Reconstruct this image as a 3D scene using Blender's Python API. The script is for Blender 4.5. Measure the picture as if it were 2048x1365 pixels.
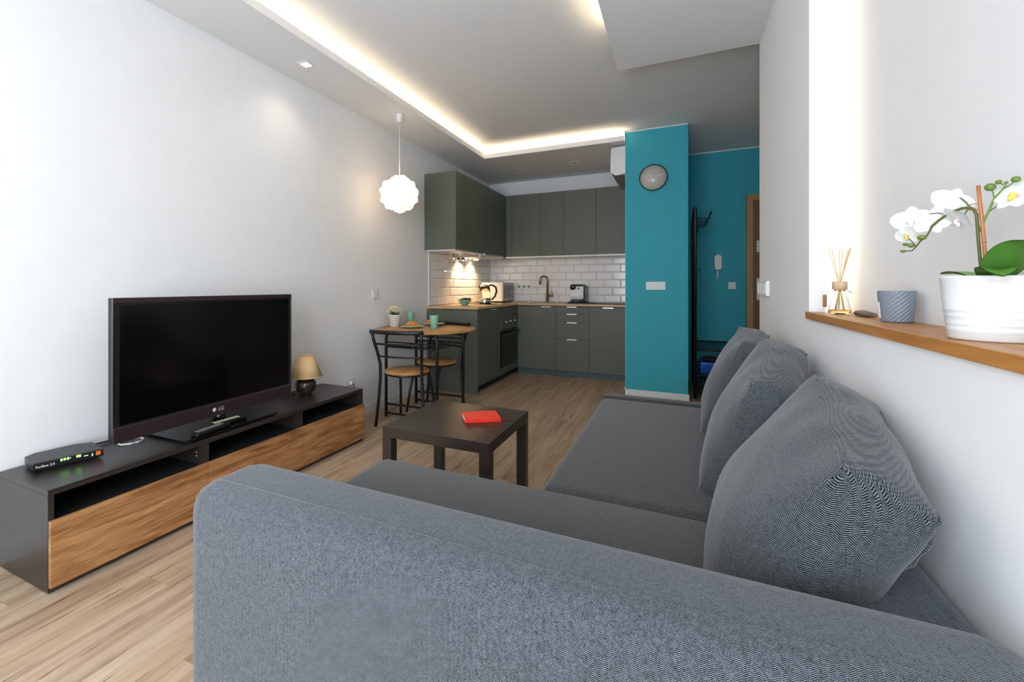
import bpy, bmesh, math, random
from mathutils import Vector, Matrix
random.seed(7)
PI = math.pi
S = bpy.context.scene
for o in list(bpy.data.objects): bpy.data.objects.remove(o)
C = S.collection

# ------------------------------------------------------------------ camera
YAW = 0.44306
cam_data = bpy.data.cameras.new('camera'); cam = bpy.data.objects.new('camera', cam_data); C.objects.link(cam)
cam.location = (0, 0, 1.125); cam.rotation_euler = (PI/2, 0, YAW)
cam_data.sensor_width = 36; cam_data.lens = 897.5/2048*36
cam_data.shift_x = (1024-930)/2048; cam_data.shift_y = -(682.5-571.5)/2048
cam_data.clip_start = .02
S.camera = cam

# ------------------------------------------------------------------ world, lights, exposure
S.view_settings.view_transform = 'Standard'; S.view_settings.look = 'None'
S.view_settings.exposure = 0.46; S.view_settings.gamma = 1
W = bpy.data.worlds.new('world'); S.world = W; W.use_nodes = True
W.node_tree.nodes['Background'].inputs[0].default_value = (.80, .90, 1, 1)
W.node_tree.nodes['Background'].inputs[1].default_value = 1.2

def area(name, loc, rot, sx, sy, power, col):
    l = bpy.data.lights.new(name, 'AREA'); l.shape = 'RECTANGLE'; l.size = sx; l.size_y = sy
    l.energy = power; l.color = col
    o = bpy.data.objects.new(name, l); C.objects.link(o); o.location = loc; o.rotation_euler = rot
    return o
def spot(name, loc, rot, power, col, ang=60, blend=.6, r=.02):
    l = bpy.data.lights.new(name, 'SPOT'); l.energy = power; l.color = col; l.spot_size = math.radians(ang)
    l.spot_blend = blend; l.shadow_soft_size = r
    o = bpy.data.objects.new(name, l); C.objects.link(o); o.location = loc; o.rotation_euler = rot
    return o
# daylight through the window of the wall behind the camera
area('window_daylight', (-.62, -1.55, 1.35), (PI/2, 0, 0), 1.7, 2.1, 73, (.82, .91, 1))
WARM = (1, .78, .50)
# LED strips in the ceiling coves
area('cove_light_left', (-2.085, 1.70, 2.624), (0, math.radians(-130), 0), .012, 6.0, 5.2, WARM)
area('cove_light_back', (-1.25, 4.845, 2.624), (math.radians(130), 0, PI), 1.5, .012, 1.7, WARM)
area('cove_light_right', (-.310, .65, 2.624), (0, math.radians(130), 0), .012, 4.3, 5.8, WARM)
# LED strip in the niche slot
area('niche_light', (.53, 2.150, 1.75), (PI/2, 0, math.radians(15)), .03, 1.4, .55, (1, .84, .58))

# ------------------------------------------------------------------ dimensions
XL, XR, YB, YF = -2.47, .448, 6.05, -1.6
H1, H2 = 2.59, 2.71
YC = 4.888      # teal column front
# ------------------------------------------------------------------ materials
def lin(c):
    c = c/255.; return c/12.92 if c <= .04045 else ((c+.055)/1.055)**2.4
def rgb(r, g, b): return (lin(r), lin(g), lin(b), 1)
class NT:
    def __init__(s, name):
        s.m = bpy.data.materials.new(name); s.m.use_nodes = True; s.t = s.m.node_tree; s.b = s.t.nodes['Principled BSDF']
        s.co = None
    def n(s, typ, **k):
        x = s.t.nodes.new(typ)
        for a, v in k.items(): setattr(x, a, v)
        return x
    def l(s, a, b): s.t.links.new(a, b)
    def coord(s):
        if not s.co: s.co = s.n('ShaderNodeTexCoord')
        return s.co.outputs['Object']
    def mapping(s, scale=(1, 1, 1), loc=(0, 0, 0), rot=(0, 0, 0)):
        m = s.n('ShaderNodeMapping'); s.l(s.coord(), m.inputs[0])
        m.inputs['Scale'].default_value = scale; m.inputs['Location'].default_value = loc; m.inputs['Rotation'].default_value = rot
        return m.outputs[0]
    def noise(s, vec, scale, detail=4, rough=.6, dist=0):
        x = s.n('ShaderNodeTexNoise'); s.l(vec, x.inputs['Vector']); x.inputs['Scale'].default_value = scale
        x.inputs['Detail'].default_value = detail; x.inputs['Roughness'].default_value = rough; x.inputs['Distortion'].default_value = dist
        return x.outputs[0]
    def ramp(s, fac, stops):
        x = s.n('ShaderNodeValToRGB'); s.l(fac, x.inputs[0]); cr = x.color_ramp
        while len(cr.elements) < len(stops): cr.elements.new(.5)
        for e, (p, c) in zip(cr.elements, stops): e.position = p; e.color = c
        return x.outputs[0]
    def math(s, op, a, b=None, c=None):
        x = s.n('ShaderNodeMath', operation=op)
        for i, v in enumerate((a, b, c)):
            if v is None: continue
            if isinstance(v, (int, float)): x.inputs[i].default_value = v
            else: s.l(v, x.inputs[i])
        return x.outputs[0]
    def mix(s, fac, a, b, blend='MIX'):
        x = s.n('ShaderNodeMix', data_type='RGBA', blend_type=blend)
        for i, v in ((0, fac), (6, a), (7, b)):
            if isinstance(v, (int, float, tuple)): x.inputs[i].default_value = v
            else: s.l(v, x.inputs[i])
        return x.outputs[2]
    def bump(s, h, strength=.2, dist=.01):
        x = s.n('ShaderNodeBump'); x.inputs['Strength'].default_value = strength; x.inputs['Distance'].default_value = dist
        s.l(h, x.inputs['Height']); s.l(x.outputs[0], s.b.inputs['Normal'])
    def set(s, rough=.5, metal=0, spec=.5, col=None, **k):
        s.b.inputs['Roughness'].default_value = rough; s.b.inputs['Metallic'].default_value = metal
        s.b.inputs['Specular IOR Level'].default_value = spec
        if col is not None:
            if isinstance(col, tuple): s.b.inputs['Base Color'].default_value = col
            else: s.l(col, s.b.inputs['Base Color'])
        for a, v in k.items(): s.b.inputs[a.replace('_', ' ')].default_value = v
        return s.m
def plain(name, col, rough=.5, metal=0, spec=.5, var=.04, bump=0, bscale=60, **k):
    t = NT(name)
    nz = t.noise(t.coord(), 9, 3)
    c2 = tuple(max(0, x*(1-var)) for x in col[:3])+(1,); c1 = tuple(min(1, x*(1+var)) for x in col[:3])+(1,)
    c = t.ramp(nz, [(.3, c2), (.7, c1)])
    if bump: t.bump(t.noise(t.coord(), bscale, 3), bump, .003)
    return t.set(rough, metal, spec, c, **k)
def wood(name, stops, axis='Y', scale=1.0, rough=.45, stretch=14, spec=.4, ring=0.5, off=(0, 0, 0)):
    t = NT(name)
    sc = {'X': (1, stretch, stretch), 'Y': (stretch, 1, stretch), 'Z': (stretch, stretch, 1)}[axis]
    v = t.mapping(tuple(a*scale for a in sc), off)
    n1 = t.noise(v, 1.3, 6, .62, ring)
    n2 = t.noise(v, 7, 4, .6, .2)
    f = t.math('ADD', t.math('MULTIPLY', n1, .75), t.math('MULTIPLY', n2, .25))
    c = t.ramp(f, stops)
    t.bump(n2, .05, .002)
    return t.set(rough, 0, spec, c)
def emis(name, col, st):
    t = NT(name); t.set(.5, 0, .5, col); t.b.inputs['Emission Color'].default_value = col; t.b.inputs['Emission Strength'].default_value = st
    return t.m

M = {}
M['wall'] = plain('white wall paint', (.86, .86, .86, 1), .85, spec=.2, var=.01, bump=.03, bscale=140)
M['ceil'] = plain('white ceiling paint', (.85, .85, .845, 1), .9, spec=.2, var=.01)
M['teal'] = plain('teal wall paint', rgb(68, 172, 188), .75, spec=.25, var=.03, bump=.03, bscale=140)
M['trim'] = plain('white trim', (.82, .82, .80, 1), .45, var=.01)
M['green'] = plain('sage green lacquer', rgb(97, 102, 91), .48, spec=.4, var=.02)
M['green2'] = plain('blue green plinth', rgb(76, 92, 96), .4, var=.02)
M['gap'] = plain('dark gap', rgb(30, 32, 30), .8)
M['black'] = plain('black plastic', rgb(22, 22, 23), .35)
M['blackm'] = plain('black powder-coated metal', rgb(24, 23, 24), .38, spec=.5)
M['void'] = plain('black interior', rgb(12, 11, 11), .7)
M['gloss'] = plain('black gloss glass', rgb(7, 7, 9), .08, spec=.7)
M['screen'] = plain('television screen', rgb(4, 4, 5), .16, spec=.45)
M['bezel'] = plain('brown grey bezel', rgb(58, 44, 46), .3, metal=.3)
M['steel'] = plain('brushed steel', rgb(200, 196, 190), .25, metal=1)
M['chrome'] = plain('bright handle metal', rgb(235, 235, 230), .3, metal=.6)
M['bronze'] = plain('warm brushed tap metal', rgb(150, 128, 108), .28, metal=1)
M['white'] = plain('white plastic', (.83, .83, .82, 1), .4, var=.01)
M['ceramic'] = plain('white glazed ceramic', (.74, .74, .73, 1), .18, var=.01)
M['pink'] = plain('pinkish white pot', rgb(232, 222, 220), .4, var=.01)
M['mint'] = plain('mint stoneware', rgb(138, 190, 160), .3, var=.03)
M['mintin'] = plain('pale rim glaze', rgb(215, 222, 190), .3)
M['soil'] = plain('dark soil', rgb(40, 34, 26), .9, bump=.5)
M['cream'] = plain('cream petals', rgb(235, 222, 160), .6, var=.08)
M['leafd'] = plain('dark leaf', rgb(44, 62, 34), .5, var=.2)
M['espresso'] = wood('espresso wood', [(.3, rgb(36, 32, 30)), (.7, rgb(52, 46, 43))], 'Y', 1.5, .33, spec=.5)
M['lack'] = wood('black brown laminate', [(.3, rgb(42, 35, 31)), (.7, rgb(54, 44, 38))], 'X', 1.5, .3, spec=.5)
M['walnut'] = wood('walnut drawer front', [(.28, rgb(88, 54, 30)), (.42, rgb(142, 94, 56)), (.55, rgb(178, 128, 82)), (.70, rgb(206, 160, 114))], 'Y', 1.6, .42, 9, ring=1.6)
M['dining'] = wood('amber dining wood', [(.28, rgb(140, 92, 50)), (.5, rgb(190, 138, 84)), (.72, rgb(216, 172, 120))], 'Y', 2.2, .38, 9, ring=.6)
M['oaktop'] = wood('light oak worktop', [(.28, rgb(176, 136, 92)), (.5, rgb(206, 170, 126)), (.72, rgb(222, 190, 150))], 'Y', 1.5, .38, 14)
M['oaktopx'] = wood('light oak worktop across', [(.28, rgb(176, 136, 92)), (.5, rgb(206, 170, 126)), (.72, rgb(222, 190, 150))], 'X', 1.5, .38, 14)
M['sill'] = wood('orange oak sill', [(.28, rgb(150, 92, 40)), (.5, rgb(182, 122, 60)), (.72, rgb(200, 142, 80))], 'Y', 2, .4, 12)
M['doorw'] = wood('door veneer', [(.3, rgb(120, 82, 50)), (.7, rgb(140, 98, 62))], 'Z', 1.5, .5, 12)
M['doorf'] = wood('door frame veneer', [(.3, rgb(168, 132, 88)), (.7, rgb(184, 146, 100))], 'Z', 1.5, .5, 12)
M['red'] = plain('red leatherette', rgb(240, 56, 34), .42, var=.05)
M['paper'] = plain('paper', rgb(240, 238, 232), .8)
M['shade'] = plain('sand lamp shade', rgb(222, 186, 134), .8, var=.03)
M['olive'] = plain('dark olive glaze', rgb(52, 46, 26), .16, spec=.7, var=.15)
M['tile'] = plain('white bevelled tile', (.82, .81, .80, 1), .12, spec=.6, var=.015)
M['grout'] = plain('pale grout', rgb(196, 190, 184), .85)
M['microf'] = plain('silver grey fascia', rgb(168, 164, 158), .35, metal=.3)
M['greycup'] = plain('blue grey ceramic', rgb(128, 137, 148), .4, var=.02)
M['drift'] = wood('weathered driftwood', [(.3, rgb(84, 70, 58)), (.7, rgb(150, 134, 116))], 'Y', 6, .8)
M['cork'] = wood('pale wooden cap', [(.3, rgb(205, 172, 136)), (.7, rgb(226, 198, 164))], 'Z', 8, .6)
M['reed'] = plain('reed', rgb(226, 190, 130), .7)
M['tag'] = plain('brown paper tag', rgb(150, 110, 72), .8)
M['stem'] = plain('orchid stem', rgb(86, 88, 44), .55, var=.15)
M['bud'] = plain('orchid bud', rgb(100, 124, 50), .45, var=.15)
M['cane'] = plain('bamboo cane', rgb(180, 110, 60), .5, var=.1)
M['orchleaf'] = plain('orchid leaf', rgb(96, 150, 62), .38, var=.2)
M['orange'] = plain('orange logo', rgb(240, 110, 30), .5)
M['blue'] = plain('glossy blue wrap', rgb(40, 90, 170), .15, var=.5)
M['darkred'] = plain('dark red cloth', rgb(60, 14, 22), .9)
M['grey'] = plain('grey plastic', rgb(130, 130, 130), .4)
M['led_on'] = emis('downlight glow', (1, .93, .82, 1), 9)
M['led_hood'] = emis('hood lamp glow', (1, .84, .6, 1), 12)
M['strip'] = emis('led strip', (1, .85, .6, 1), 3.0)
M['green_led'] = emis('green indicator', (.25, 1, .1, 1), 3)
M['letters'] = plain('silver lettering', rgb(214, 206, 204), .4)
M['clockface'] = plain('silver clock face with painted reflection', rgb(205, 196, 186), .22, metal=.0, spec=.5, var=.01)  # pale non-metal colour stands in for the white ceiling mirrored in the face
M['clockrim'] = plain('dark clock rim', rgb(28, 44, 46), .3)
M['hand'] = plain('pale clock hand', rgb(245, 240, 225), .4)

def m_petal():
    t = NT('orchid petal'); t.set(.55, 0, .3, (.80, .80, .78, 1)); t.b.inputs['Subsurface Weight'].default_value = 0.0
    nz = t.noise(t.coord(), 200, 2); t.bump(nz, .15, .001); return t.m
M['petal'] = m_petal()
M['lip'] = plain('orchid lip', rgb(236, 196, 70), .5, var=.3)
M['liprose'] = plain('orchid lip rose', rgb(206, 160, 170), .5, var=.2)
def m_glass(name, col, rough=.02):
    t = NT(name); t.set(rough, 0, .5, col); t.b.inputs['Transmission Weight'].default_value = 1; t.b.inputs['IOR'].default_value = 1.18
    return t.m
M['glass'] = m_glass('clear glass', (.96, .97, .95, 1)); M['oil'] = m_glass('yellow diffuser oil', (1, .86, .45, 1))
def m_lampshade():
    t = NT('thin white pendant petals')
    d = t.n('ShaderNodeBsdfDiffuse'); d.inputs[0].default_value = (.9, .89, .86, 1)
    tr = t.n('ShaderNodeBsdfTranslucent'); tr.inputs[0].default_value = (.95, .92, .86, 1)
    mx = t.n('ShaderNodeMixShader'); mx.inputs[0].default_value = .50; t.l(d.outputs[0], mx.inputs[1]); t.l(tr.outputs[0], mx.inputs[2])
    t.l(mx.outputs[0], t.t.nodes['Material Output'].inputs['Surface'])
    return t.m
M['pendant'] = m_lampshade()
def m_croissant():
    t = NT('baked crust'); nz = t.noise(t.coord(), 45, 4)
    return t.set(.5, 0, .4, t.ramp(nz, [(.3, rgb(168, 92, 26)), (.6, rgb(214, 136, 56)), (.8, rgb(230, 176, 100))]))
M['crust'] = m_croissant()

def m_floor():
    t = NT('pale oak laminate'); pw, pl = .192, 1.285
    sep = t.n('ShaderNodeSeparateXYZ'); t.l(t.coord(), sep.inputs[0]); X, Y = sep.outputs[0], sep.outputs[1]
    col = t.math('FLOOR', t.math('DIVIDE', X, pw))
    shift = t.math('MULTIPLY', t.math('FRACT', t.math('MULTIPLY', col, .381)), pl)
    row = t.math('FLOOR', t.math('DIVIDE', t.math('ADD', Y, shift), pl))
    idv = t.n('ShaderNodeCombineXYZ'); t.l(col, idv.inputs[0]); t.l(row, idv.inputs[1])
    wn = t.n('ShaderNodeTexWhiteNoise', noise_dimensions='3D'); t.l(idv.outputs[0], wn.inputs[0])
    sc = t.n('ShaderNodeVectorMath', operation='SCALE'); t.l(wn.outputs[1], sc.inputs[0]); sc.inputs['Scale'].default_value = 13
    mp = t.mapping((15, 1.1, 1)); ad = t.n('ShaderNodeVectorMath', operation='ADD'); t.l(mp, ad.inputs[0]); t.l(sc.outputs[0], ad.inputs[1])
    n1 = t.noise(ad.outputs[0], 1.2, 6, .62, .7)
    mp2 = t.mapping((60, 2.2, 1)); ad2 = t.n('ShaderNodeVectorMath', operation='ADD'); t.l(mp2, ad2.inputs[0]); t.l(sc.outputs[0], ad2.inputs[1])
    n2 = t.noise(ad2.outputs[0], 1.1, 5, .6, .6)
    base = t.ramp(n1, [(.25, rgb(138, 112, 88)), (.42, rgb(170, 143, 116)), (.55, rgb(188, 163, 136)), (.72, rgb(206, 184, 160))])
    crack = t.ramp(n2, [(.31, rgb(84, 60, 42)), (.385, (1, 1, 1, 1))])
    c = t.mix(.9, base, crack, 'MULTIPLY')
    val = t.math('ADD', t.math('MULTIPLY', wn.outputs[0], .2), .88)
    hs = t.n('ShaderNodeHueSaturation'); t.l(c, hs.inputs['Color']); t.l(val, hs.inputs['Value'])
    ex = t.math('ABSOLUTE', t.math('SUBTRACT', t.math('FRACT', t.math('DIVIDE', X, pw)), .5))
    ey = t.math('ABSOLUTE', t.math('SUBTRACT', t.math('FRACT', t.math('DIVIDE', t.math('ADD', Y, shift), pl)), .5))
    g = t.math('MAXIMUM', t.math('GREATER_THAN', ex, .4945), t.math('GREATER_THAN', ey, .4991))
    c2 = t.mix(t.math('MULTIPLY', g, .35), hs.outputs[0], rgb(120, 92, 66))
    t.bump(t.math('SUBTRACT', n2, g), .06, .002)
    return t.set(.42, 0, .35, c2)
M['floor'] = m_floor()

def m_fabric(name, ua, va, ks=1.0, lo=(37, 41, 45), hi=(130, 137, 145)):
    """herringbone weave; ua: axis across the columns, va: axes summed along the columns"""
    t = NT(name)
    sep = t.n('ShaderNodeSeparateXYZ'); t.l(t.coord(), sep.inputs[0]); ax = {'x': sep.outputs[0], 'y': sep.outputs[1], 'z': sep.outputs[2]}
    def lc(w):
        r = None
        for a, k in w:
            q = ax[a] if k == 1 else t.math('MULTIPLY', ax[a], k)
            r = q if r is None else t.math('ADD', r, q)
        return r
    U = lc(ua) if not isinstance(ua, str) else ax[ua]
    V = lc(va) if not isinstance(va, str) else lc([(a, 1) for a in va])
    wob = t.math('MULTIPLY', t.math('SUBTRACT', t.noise(t.coord(), 30, 2), .5), .0018)
    cw = .0052*ks
    pp = t.math('PINGPONG', t.math('ADD', U, wob), cw)
    ph = t.math('MULTIPLY', t.math('ADD', t.math('ADD', V, t.math('MULTIPLY', pp, .9)), wob), 2*PI/(.0030*ks))
    st = t.math('ADD', t.math('MULTIPLY', t.math('SINE', ph), .5), .5)
    fib = t.noise(t.coord(), 420, 3, .7)
    blo = t.noise(t.coord(), 120, 3, .7)
    f = t.math('ADD', t.math('MULTIPLY', st, .50), t.math('ADD', t.math('MULTIPLY', fib, .62), t.math('MULTIPLY', blo, .28)))
    f = t.math('MULTIPLY', f, .72)
    mid = tuple((a+b)//2 - 14 for a, b in zip(lo, hi))
    c = t.ramp(f, [(.36, rgb(*[max(0, x-30) for x in lo])), (.48, rgb(*lo)), (.56, rgb(*mid)), (.68, rgb(*hi))])
    t.bump(f, .30, .0015)
    m = t.set(.92, 0, .15, c)
    t.b.inputs['Sheen Weight'].default_value = .25; t.b.inputs['Sheen Roughness'].default_value = .5
    return m
M['fab_arm'] = m_fabric('grey herringbone upholstery', 'x', 'yz', 1.0)
M['fab_seat'] = m_fabric('grey herringbone seat', 'y', 'xz', .8, (38, 38, 39), (112, 112, 112))
M['fab_cush'] = m_fabric('grey herringbone cushion', (('x', 1), ('z', .85)), (('y', 1), ('z', .3)), 1.25, (31, 34, 38), (124, 128, 133))

# ------------------------------------------------------------------ mesh helpers
ORI = {}
class MB:
    def __init__(s): s.bm = bmesh.new()
    def _add(s, verts, faces, mi=0):
        vs = [s.bm.verts.new(v) for v in verts]; out = []
        for f in faces:
            try:
                fc = s.bm.faces.new([vs[i] for i in f]); fc.material_index = mi; out.append(fc)
            except ValueError: pass
        return vs, out
    def box(s, x0, x1, y0, y1, z0, z1, b=0, seg=2, mi=0):
        x0, x1 = sorted((x0, x1)); y0, y1 = sorted((y0, y1)); z0, z1 = sorted((z0, z1))
        v, f = s._add([(x0, y0, z0), (x1, y0, z0), (x1, y1, z0), (x0, y1, z0), (x0, y0, z1), (x1, y0, z1), (x1, y1, z1), (x0, y1, z1)],
                      [(3, 2, 1, 0), (4, 5, 6, 7), (0, 1, 5, 4), (1, 2, 6, 5), (2, 3, 7, 6), (3, 0, 4, 7)], mi)
        if b:
            es = list({e for fc in f for e in fc.edges})
            bmesh.ops.bevel(s.bm, geom=es, offset=b, segments=seg, profile=.5, affect='EDGES', clamp_overlap=True)
        return s
    def prism(s, poly, a0, a1, axis='z', mi=0, b=0):
        n = len(poly)
        def P(p, a):
            return {'z': (p[0], p[1], a), 'y': (p[0], a, p[1]), 'x': (a, p[0], p[1])}[axis]
        v = [P(p, a0) for p in poly]+[P(p, a1) for p in poly]
        f = [tuple(range(n))[::-1], tuple(range(n, 2*n))]+[(i, (i+1) % n, (i+1) % n+n, i+n) for i in range(n)]
        _, fs = s._add(v, f, mi)
        if b:
            es = list({e for fc in fs[:2] for e in fc.edges})
            bmesh.ops.bevel(s.bm, geom=es, offset=b, segments=2, profile=.5, affect='EDGES', clamp_overlap=True)
        return s
    def tube(s, pts, r, n=10, mi=0, cap=True, closed=False):
        pts = [Vector(p) for p in pts]; rr = r if isinstance(r, (list, tuple)) else [r]*len(pts)
        rings = []; up = None
        for i, p in enumerate(pts):
            if closed: d = (pts[(i+1) % len(pts)]-pts[i-1])
            else: d = (pts[min(i+1, len(pts)-1)]-pts[max(i-1, 0)])
            d.normalize()
            if up is None:
                up = Vector((0, 0, 1)) if abs(d.z) < .9 else Vector((1, 0, 0))
            a = d.cross(up); a.normalize(); bb = a.cross(d); bb.normalize(); up = bb
            rings.append([s.bm.verts.new(p+(a*math.cos(2*PI*k/n)+bb*math.sin(2*PI*k/n))*rr[i]) for k in range(n)])
        m = len(rings)
        for i in range(m if closed else m-1):
            A, B = rings[i], rings[(i+1) % m]
            for k in range(n):
                f = s.bm.faces.new((A[k], A[(k+1) % n], B[(k+1) % n], B[k])); f.material_index = mi; f.smooth = True
        if cap and not closed:
            for R, rev in ((rings[0], True), (rings[-1], False)):
                f = s.bm.faces.new(R[::-1] if rev else R); f.material_index = mi
        return s
    def lathe(s, prof, c=(0, 0, 0), n=32, mi=0, axis='z', sx=1, sy=1):
        rings = []
        for r, z in prof:
            ring = []
            for k in range(n):
                a = 2*PI*k/n; x, y = r*math.cos(a)*sx, r*math.sin(a)*sy
                v = {'z': (x, y, z), 'y': (x, z, y), 'x': (z, x, y)}[axis]
                ring.append(s.bm.verts.new((v[0]+c[0], v[1]+c[1], v[2]+c[2])))
            rings.append(ring)
        for A, B in zip(rings, rings[1:]):
            for k in range(n):
                f = s.bm.faces.new((A[k], A[(k+1) % n], B[(k+1) % n], B[k])); f.material_index = mi; f.smooth = True
        for R, rev in ((rings[0], True), (rings[-1], False)):
            try:
                f = s.bm.faces.new(R[::-1] if rev else R); f.material_index = mi
            except ValueError: pass
        return s
    def ball(s, c, r, mi=0, u=14, v=10, rot=None):
        rx, ry, rz = r if isinstance(r, tuple) else (r, r, r)
        mt = Matrix.Translation(c) @ (rot if rot is not None else Matrix()) @ Matrix.Diagonal((rx, ry, rz, 1))
        g = bmesh.ops.create_uvsphere(s.bm, u_segments=u, v_segments=v, radius=1, matrix=mt)
        for vv in g['verts']:
            for f in vv.link_faces: f.smooth = True; f.material_index = mi
        return s
    def grid(s, fn, nu, nv, mi=0, closed_u=False):
        V = [[s.bm.verts.new(fn(i/nu, j/nv)) for j in range(nv+1)] for i in range(nu+1)]
        for i in range(nu):
            for j in range(nv):
                f = s.bm.faces.new((V[i][j], V[i+1][j], V[i+1][j+1], V[i][j+1])); f.smooth = True; f.material_index = mi
        return s
    def build(s, name, mat, parent=None, local=False, smooth=None, origin=None, rn=True):
        mats = mat if isinstance(mat, list) else [mat]
        if rn: bmesh.ops.recalc_face_normals(s.bm, faces=s.bm.faces)
        if smooth: 
            for f in s.bm.faces: f.smooth = True
        if parent is not None: off = Vector((0, 0, 0)) if local else Vector(ORI[parent.name])
        elif origin is not None: off = Vector(origin)
        else:
            xs = [v.co for v in s.bm.verts]
            off = Vector(((min(v.x for v in xs)+max(v.x for v in xs))/2, (min(v.y for v in xs)+max(v.y for v in xs))/2, min(v.z for v in xs)))
        if off.length: bmesh.ops.translate(s.bm, verts=s.bm.verts, vec=-off)
        me = bpy.data.meshes.new(name); s.bm.to_mesh(me); s.bm.free()
        for m in mats: me.materials.append(M[m] if isinstance(m, str) else m)
        o = bpy.data.objects.new(name, me); C.objects.link(o)
        if parent is not None: o.parent = parent; ORI[o.name] = ORI[parent.name]
        else: o.location = off; ORI[o.name] = tuple(off)
        return o
def thing(name, label, cat, loc=(0, 0, 0), rz=0, group=None):
    o = bpy.data.objects.new(name, None); C.objects.link(o); o.location = loc; o.rotation_euler = (0, 0, rz)
    o.empty_display_size = .05
    o['label'] = label; o['category'] = cat
    if group: o['group'] = group
    ORI[o.name] = tuple(loc)
    return o
def tag(o, label, cat, group=None):
    o['label'] = label; o['category'] = cat
    if group: o['group'] = group
    return o
def struct(o, label=None):
    o['kind'] = 'structure'
    if label: o['label'] = label
    return o
def dup(root, label=None, loc=None, rz=None, group=None):
    r = root.copy(); C.objects.link(r)
    if loc is not None: r.location = loc
    if rz is not None: r.rotation_euler = (0, 0, rz)
    if label: r['label'] = label
    if group: r['group'] = group
    for ch in list(root.children):
        c = ch.copy(); C.objects.link(c); c.parent = r
        for g in list(ch.children):
            d = g.copy(); C.objects.link(d); d.parent = c
    return r
def text(name, body, size, mat, parent, loc, rot, ext=.0004, local=False, align='CENTER'):
    cu = bpy.data.curves.new(name, 'FONT'); cu.body = body; cu.size = size; cu.extrude = ext; cu.align_x = align; cu.align_y = 'CENTER'
    tmp = bpy.data.objects.new(name+'_tmp', cu); C.objects.link(tmp)
    dg = bpy.context.evaluated_depsgraph_get(); me = bpy.data.meshes.new_from_object(tmp.evaluated_get(dg))
    bpy.data.objects.remove(tmp); me.materials.clear(); me.materials.append(M[mat])
    o = bpy.data.objects.new(name, me); C.objects.link(o); o.parent = parent
    off = (0, 0, 0) if local else ORI[parent.name]
    o.location = [a-b for a, b in zip(loc, off)]; o.rotation_euler = rot
    return o

# ================================================================== ROOM SHELL
struct(MB().box(-2.7, 1.8, YF-.3, YB+.2, -.1, 0).build('floor', 'floor', origin=(0, 0, 0)))
struct(MB().box(-2.7, 1.8, YF-.3, YB+.2, H2, H2+.1).build('ceiling', 'ceil', origin=(0, 0, 0)))
struct(MB().box(XL-.2, XL, YF-.3, YB+.2, 0, H2).build('wall_left', 'wall', origin=(0, 0, 0)))
b = MB().box(XL, -.2, YB, YB+.2, 0, H2)
struct(b.build('wall_kitchen', 'wall', origin=(0, 0, 0)))
struct(MB().box(-.2, 1.6, YB, YB+.2, 0, H2).build('wall_hall', 'teal', origin=(0, 0, 0)))
struct(MB().box(1.5, 1.7, 3.2, YB, 0, H2).build('wall_hall_right', 'wall', origin=(0, 0, 0)))
b = MB().box(-.490, .090, YC, YB, 0, H2)
struct(b.build('wall_column', 'teal', origin=(0, 0, 0)))
struct(MB().box(-.4915, -.4895, YC+.002, YB, 0, H2).build('wall_kitchen_right', 'wall', origin=(0, 0, 0)))
# right wall with the shallow niche
NY, NX, NT_ = 2.092, .585, 2.47
b = MB()
b.box(XR, .80, 2.20, 3.23, 0, H2)
b.box(XR, .80, YF, 2.20, 0, .999)
b.box(XR, .497, NY, 2.20, .999, NT_)
b.box(NX, .80, YF, 2.20, .999, NT_)
b.box(XR, .80, YF, 2.20, NT_, H2)
b.box(XR, NX, YF, -.6, .999, NT_)
struct(b.build('wall_right', 'wall', origin=(0, 0, 0)))
struct(MB().box(.80, 1.5, 3.03, 3.23, 0, H2).build('wall_hall_front', 'wall', origin=(0, 0, 0)))
# rear wall with a wide window opening
b = MB()
b.box(XL, -1.52, YF-.2, YF, 0, H2); b.box(.28, .8, YF-.2, YF, 0, H2); b.box(-1.52, .28, YF-.2, YF, 0, .25); b.box(-1.52, .28, YF-.2, YF, 2.42, H2)
struct(b.build('wall_rear', 'wall', origin=(0, 0, 0)))
b = MB()
for x0, x1 in ((-1.52, -1.45), (-.655, -.585), (.21, .28)): b.box(x0, x1, YF-.14, YF-.08, .25, 2.42)
b.box(-1.45, .21, YF-.14, YF-.08, .25, .32); b.box(-1.45, .21, YF-.14, YF-.08, 2.35, 2.42)
struct(b.build('window_1', 'trim', origin=(0, 0, 0)))
# dropped ceiling with light coves
LP = H1+.050
struct(MB().prism([(XL, H1), (-2.02, H1), (-2.02, LP), (-2.033, LP), (-2.033, H1+.012), (-2.10, H1+.012), (-2.10, H2), (XL, H2)], YF, 4.78, 'y').build('trim_1', 'ceil', origin=(0, 0, 0)))
b = MB().prism([(4.78, H1), (YB, H1), (YB, H2), (4.86, H2), (4.86, H1+.012), (4.793, H1+.012), (4.793, LP), (4.78, LP)], -2.02, -.4925, 'x')
b.box(XL, -2.0201, 4.7801, YB, H1, H1+.012); b.box(XL, -2.10, 4.7801, 4.86, H1+.0121, H2); b.box(XL, -2.0201, 4.8601, YB, H1+.0121, H2)
struct(b.build('trim_2', 'ceil', origin=(0, 0, 0)))
b = MB().prism([(XR, H1), (XR, H2), (-.30, H2), (-.30, H1+.012), (-.359, H1+.012), (-.359, LP), (-.372, LP), (-.372, H1)], YF, 3.215, 'y')
struct(b.build('trim_3', 'ceil', origin=(0, 0, 0)))
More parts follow.
